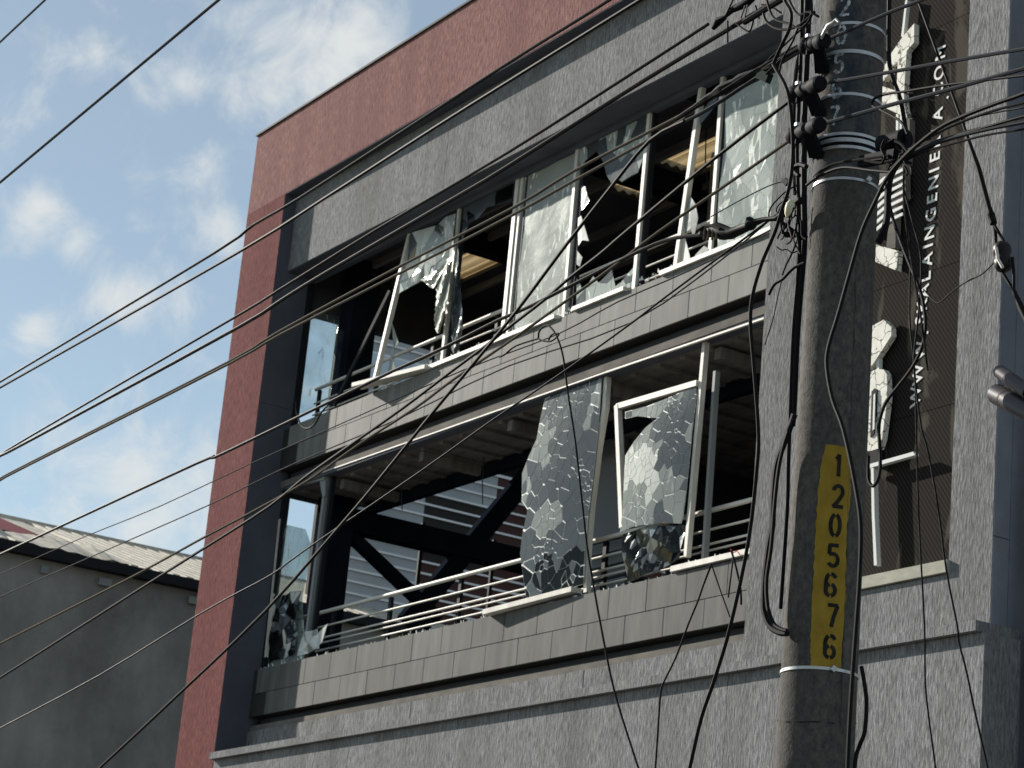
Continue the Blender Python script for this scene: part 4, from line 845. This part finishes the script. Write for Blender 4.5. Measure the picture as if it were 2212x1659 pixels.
o = obj('porcelain_insulator', MB().tube([aY(u,v,6.15) for u,v in ((1710,432),(1708,440),(1706,450),(1703,462),(1700,470))], [.008,.020,.022,.018,.006], 12), M['ivory']); tag(o, 'small ivory insulator glowing in the sun left of the pole', 'insulator')
TG = thing('wire_tangle', aY(1712,455,6.22), 'tangle of loose black wire ends round the ivory insulator, left of the pole', 'wires')
for i in range(12):
    u0, v0 = 1690+random.uniform(0,40), 425+random.uniform(0,45); pts = [(u0,v0)]
    for j in range(3): pts.append((pts[-1][0]+random.uniform(-14,14), pts[-1][1]+random.uniform(4,34)))
    cable('', pts, 6.2+random.uniform(-.05,.08), .0035+.002*random.random(), 'cable', None, 3, name='wire_end', parent=TG)
for lab, pts, r in (
    ('crooked dead twig-like wire end pointing down left under the bracket', [(1661,637),(1668,622),(1676,612),(1690,604),(1705,588),(1718,577),(1738,568)], .007),
    ('thin wire rising from the crooked wire end to the bracket', [(1690,595),(1697,575),(1712,545),(1723,516)], .004),
    ('tiny forked wire end below the bracket', [(1678,533),(1688,540),(1700,539),(1712,546),(1728,540)], .003),
    ('faint wire with a diamond tag over the green pane', [(1536,468),(1600,432),(1660,402),(1695,391)], .003),
    ('arched wire left of the ivory insulator', [(1660,470),(1664,450),(1680,430),(1700,412),(1722,400)], .004),
    ('long thin wire hanging from the bracket along the tower edge', [(1690,600),(1680,640),(1672,680),(1660,720),(1652,745)], .003)):
    cable(lab, pts, 6.3, r, 'cable', None, 4, name='loose_wire', cat='wire')
o = obj('wire_tag', MB().prism([aY(u,v,6.28) for u,v in ((1695,383),(1703,391),(1696,401),(1687,392))], (0,.012,0)), M['fitting']); tag(o, 'small dark diamond tag on the faint wire by the green pane', 'tag')
# the three spool insulators on the pole
INS = []
def spool(u0, v0, u1, v1, label):
    a = aY(u0, v0, 6.20); b = aY(u1, v1, 6.12); T = thing('spool_insulator', (a+b)/2, label, 'insulator', 'spool insulators stacked on the left of the pole')
    L = (b-a).length; ts = [0,.06,.10,.24,.28,.34,.40,.62,.68,.74,.9,1.0]; rs = [.026,.040,.043,.043,.032,.028,.034,.034,.026,.034,.038,.034]
    obj('spool', MB().tube([a.lerp(b, t) for t in ts], rs, 16), M['fitting'], T)
    obj('end_cap', MB().tube([b, b+(b-a).normalized()*.012], [.036,.031], 18), M['fitting'], T)
    mid = a.lerp(b, .55); ph = math.atan2(mid.y-PY, mid.x-PX)
    obj('bracket_arm', MB().bar(mid+Vector((.02,0,-.02)), Vector(pp(-PI/2-.05, mid.z-.10, .01)), .05, .03), M['fitting'], T)
    obj('bracket_arm', MB().bar(mid+Vector((-.01,.02,-.01)), Vector(pp(-PI/2-.5, mid.z-.06, .01)), .03, .05), M['fitting'], T)
    obj('bolt', MB().tube([a.lerp(b,.3)+Vector((0,-.01,.03)), a.lerp(b,.3)+Vector((0,-.01,-.055))], .010, 8), M['fitting'], T)
    obj('pin_nut', MB().tube([a.lerp(b,.3)+Vector((0,-.012,.03)), a.lerp(b,.3)+Vector((0,-.012,.045))], .016, 6), M['band'], T)
spool(1738,100,1780,88,'topmost spool insulator on the pole, under the bright strap')
spool(1711,207,1771,180,'middle spool insulator on the pole, between the other two')
spool(1709,296,1770,269,'lowest spool insulator on the pole, level with the steel collar')
o = obj('steel_strap', MB().tube([aY(u,v,6.1) for u,v in ((1773,84),(1782,66),(1790,56),(1800,50),(1806,42),(1812,48))], [.007,.008,.014,.010,.008,.005], 8), M['band']); tag(o, 'bright twisted steel strap above the topmost insulator', 'strap')
RK = thing('cable_terminal', aY(1930,305,6.3), 'dark round terminal block full of cable ends right of the steel collar', 'terminal')
obj('drum', MB().tube([aY(1905,312,6.25),aY(1955,300,6.25)], [.040,.046], 16), M['fitting'], RK)
for i in range(14):
    u0 = 1910+random.uniform(0,50); v0 = 300+random.uniform(0,40); pts = [(u0,v0)]
    for j in range(3): pts.append((pts[-1][0]+random.uniform(-16,18), pts[-1][1]+random.uniform(2,26)))
    obj('cable_end', MB().tube([aY(*q,6.2+.03*math.sin(i)) for q in smooth_path(pts,3)], .004+.003*random.random(), 6), M['cable'], RK)
obj('clamp_plate', MB().bar(aY(1860,350,6.22), aY(1935,335,6.22), .03, .05), M['fitting'], RK)
for pts in ([(1868,345),(1900,352),(1935,345)], [(1770,372),(1800,355),(1850,346),(1920,336)]): obj('wrap_wire', MB().tube([aY(*q,6.19) for q in smooth_path(pts,4)], .006, 6), M['cable'], RK)
# guy wire with strain insulator, right
GW = thing('guy_wire', aY(2165,550,7.0), 'steel guy wire with a dark egg strain insulator in front of the right stucco pier', 'guy wire')
gy = 7.0
def gt(n, pts, r, m): obj(n, MB().tube([aY(u,v,gy) for u,v in pts], r, 8), M[m], GW)
gt('strand', [(1980,-30),(1984,3),(2079,263),(2114,364)], .007, 'cable')
gt('twisted_wrap', [(2086,285),(2114,364),(2136,447),(2143,467)], [.008,.012,.012,.015], 'cable')
gt('sleeve', [(2141,462),(2146,483)], .017, 'cable')
gt('strand', [(2146,483),(2151,505),(2152,535)], .007, 'cable'); gt('strand', [(2147,484),(2158,503),(2169,522)], .007, 'cable')
a = aY(2163,525,gy); b = aY(2170,585,gy); ax_ = (b-a)
obj('strain_insulator', MB().tube([a+ax_*t for t in (0,.08,.2,.36,.42,.5,.58,.64,.8,.93,1)], [.022,.036,.041,.042,.036,.034,.037,.043,.042,.036,.020], 18), M['brown_porcelain'], GW)
obj('insulator_groove_wire', MB().tube([aY(u,v,gy-.045) for u,v in ((2152,535),(2156,560),(2166,578))], .007, 6), M['steel'], GW)
gt('strand', [(2163,585),(2176,606),(2189,626),(2193,640)], .008, 'cable'); gt('strand', [(2187,556),(2190,590),(2190,628)], .007, 'cable')
gt('twisted_wrap', [(2189,626),(2207,668),(2225,705),(2260,780)], [.010,.016,.016,.012], 'cable')
# broken pipe stubs at the right edge
PS = thing('pipe_stubs', aY(2195,845,6.9), 'broken brown pipe stubs jutting in from the right edge beside the tower', 'pipes')
for (u0,v0,u1,v1,r) in ((2155,852,2260,905,.046),(2160,803,2225,850,.030)):
    a = aY(u0,v0,6.9); b = aY(u1,v1,6.6); d = (b-a).normalized()
    obj('pipe', MB().tube([a+d*.03, a, a, b], [r*.7, r*.72, r, r], 16, cap=False), M['brown_porcelain'], PS)
obj('torn_sheet', MB().prism([aY(u,v,6.8) for u,v in ((2168,835),(2185,822),(2200,826),(2190,842))], (0,.01,0)), M['fitting'], PS)
obj('bright_flake', MB().prism([aY(u,v,6.8) for u,v in ((2186,842),(2196,833),(2205,850))], (0,.01,0)), M['letters'], PS)
o = obj('ribbon', MB().tube([aY(u,v,13.33) for u,v in ((1578,1186),(1584,1194),(1592,1190),(1600,1200))], .005, 5), M['red_tape']); tag(o, 'scrap of red ribbon caught on the lower right sill', 'ribbon')
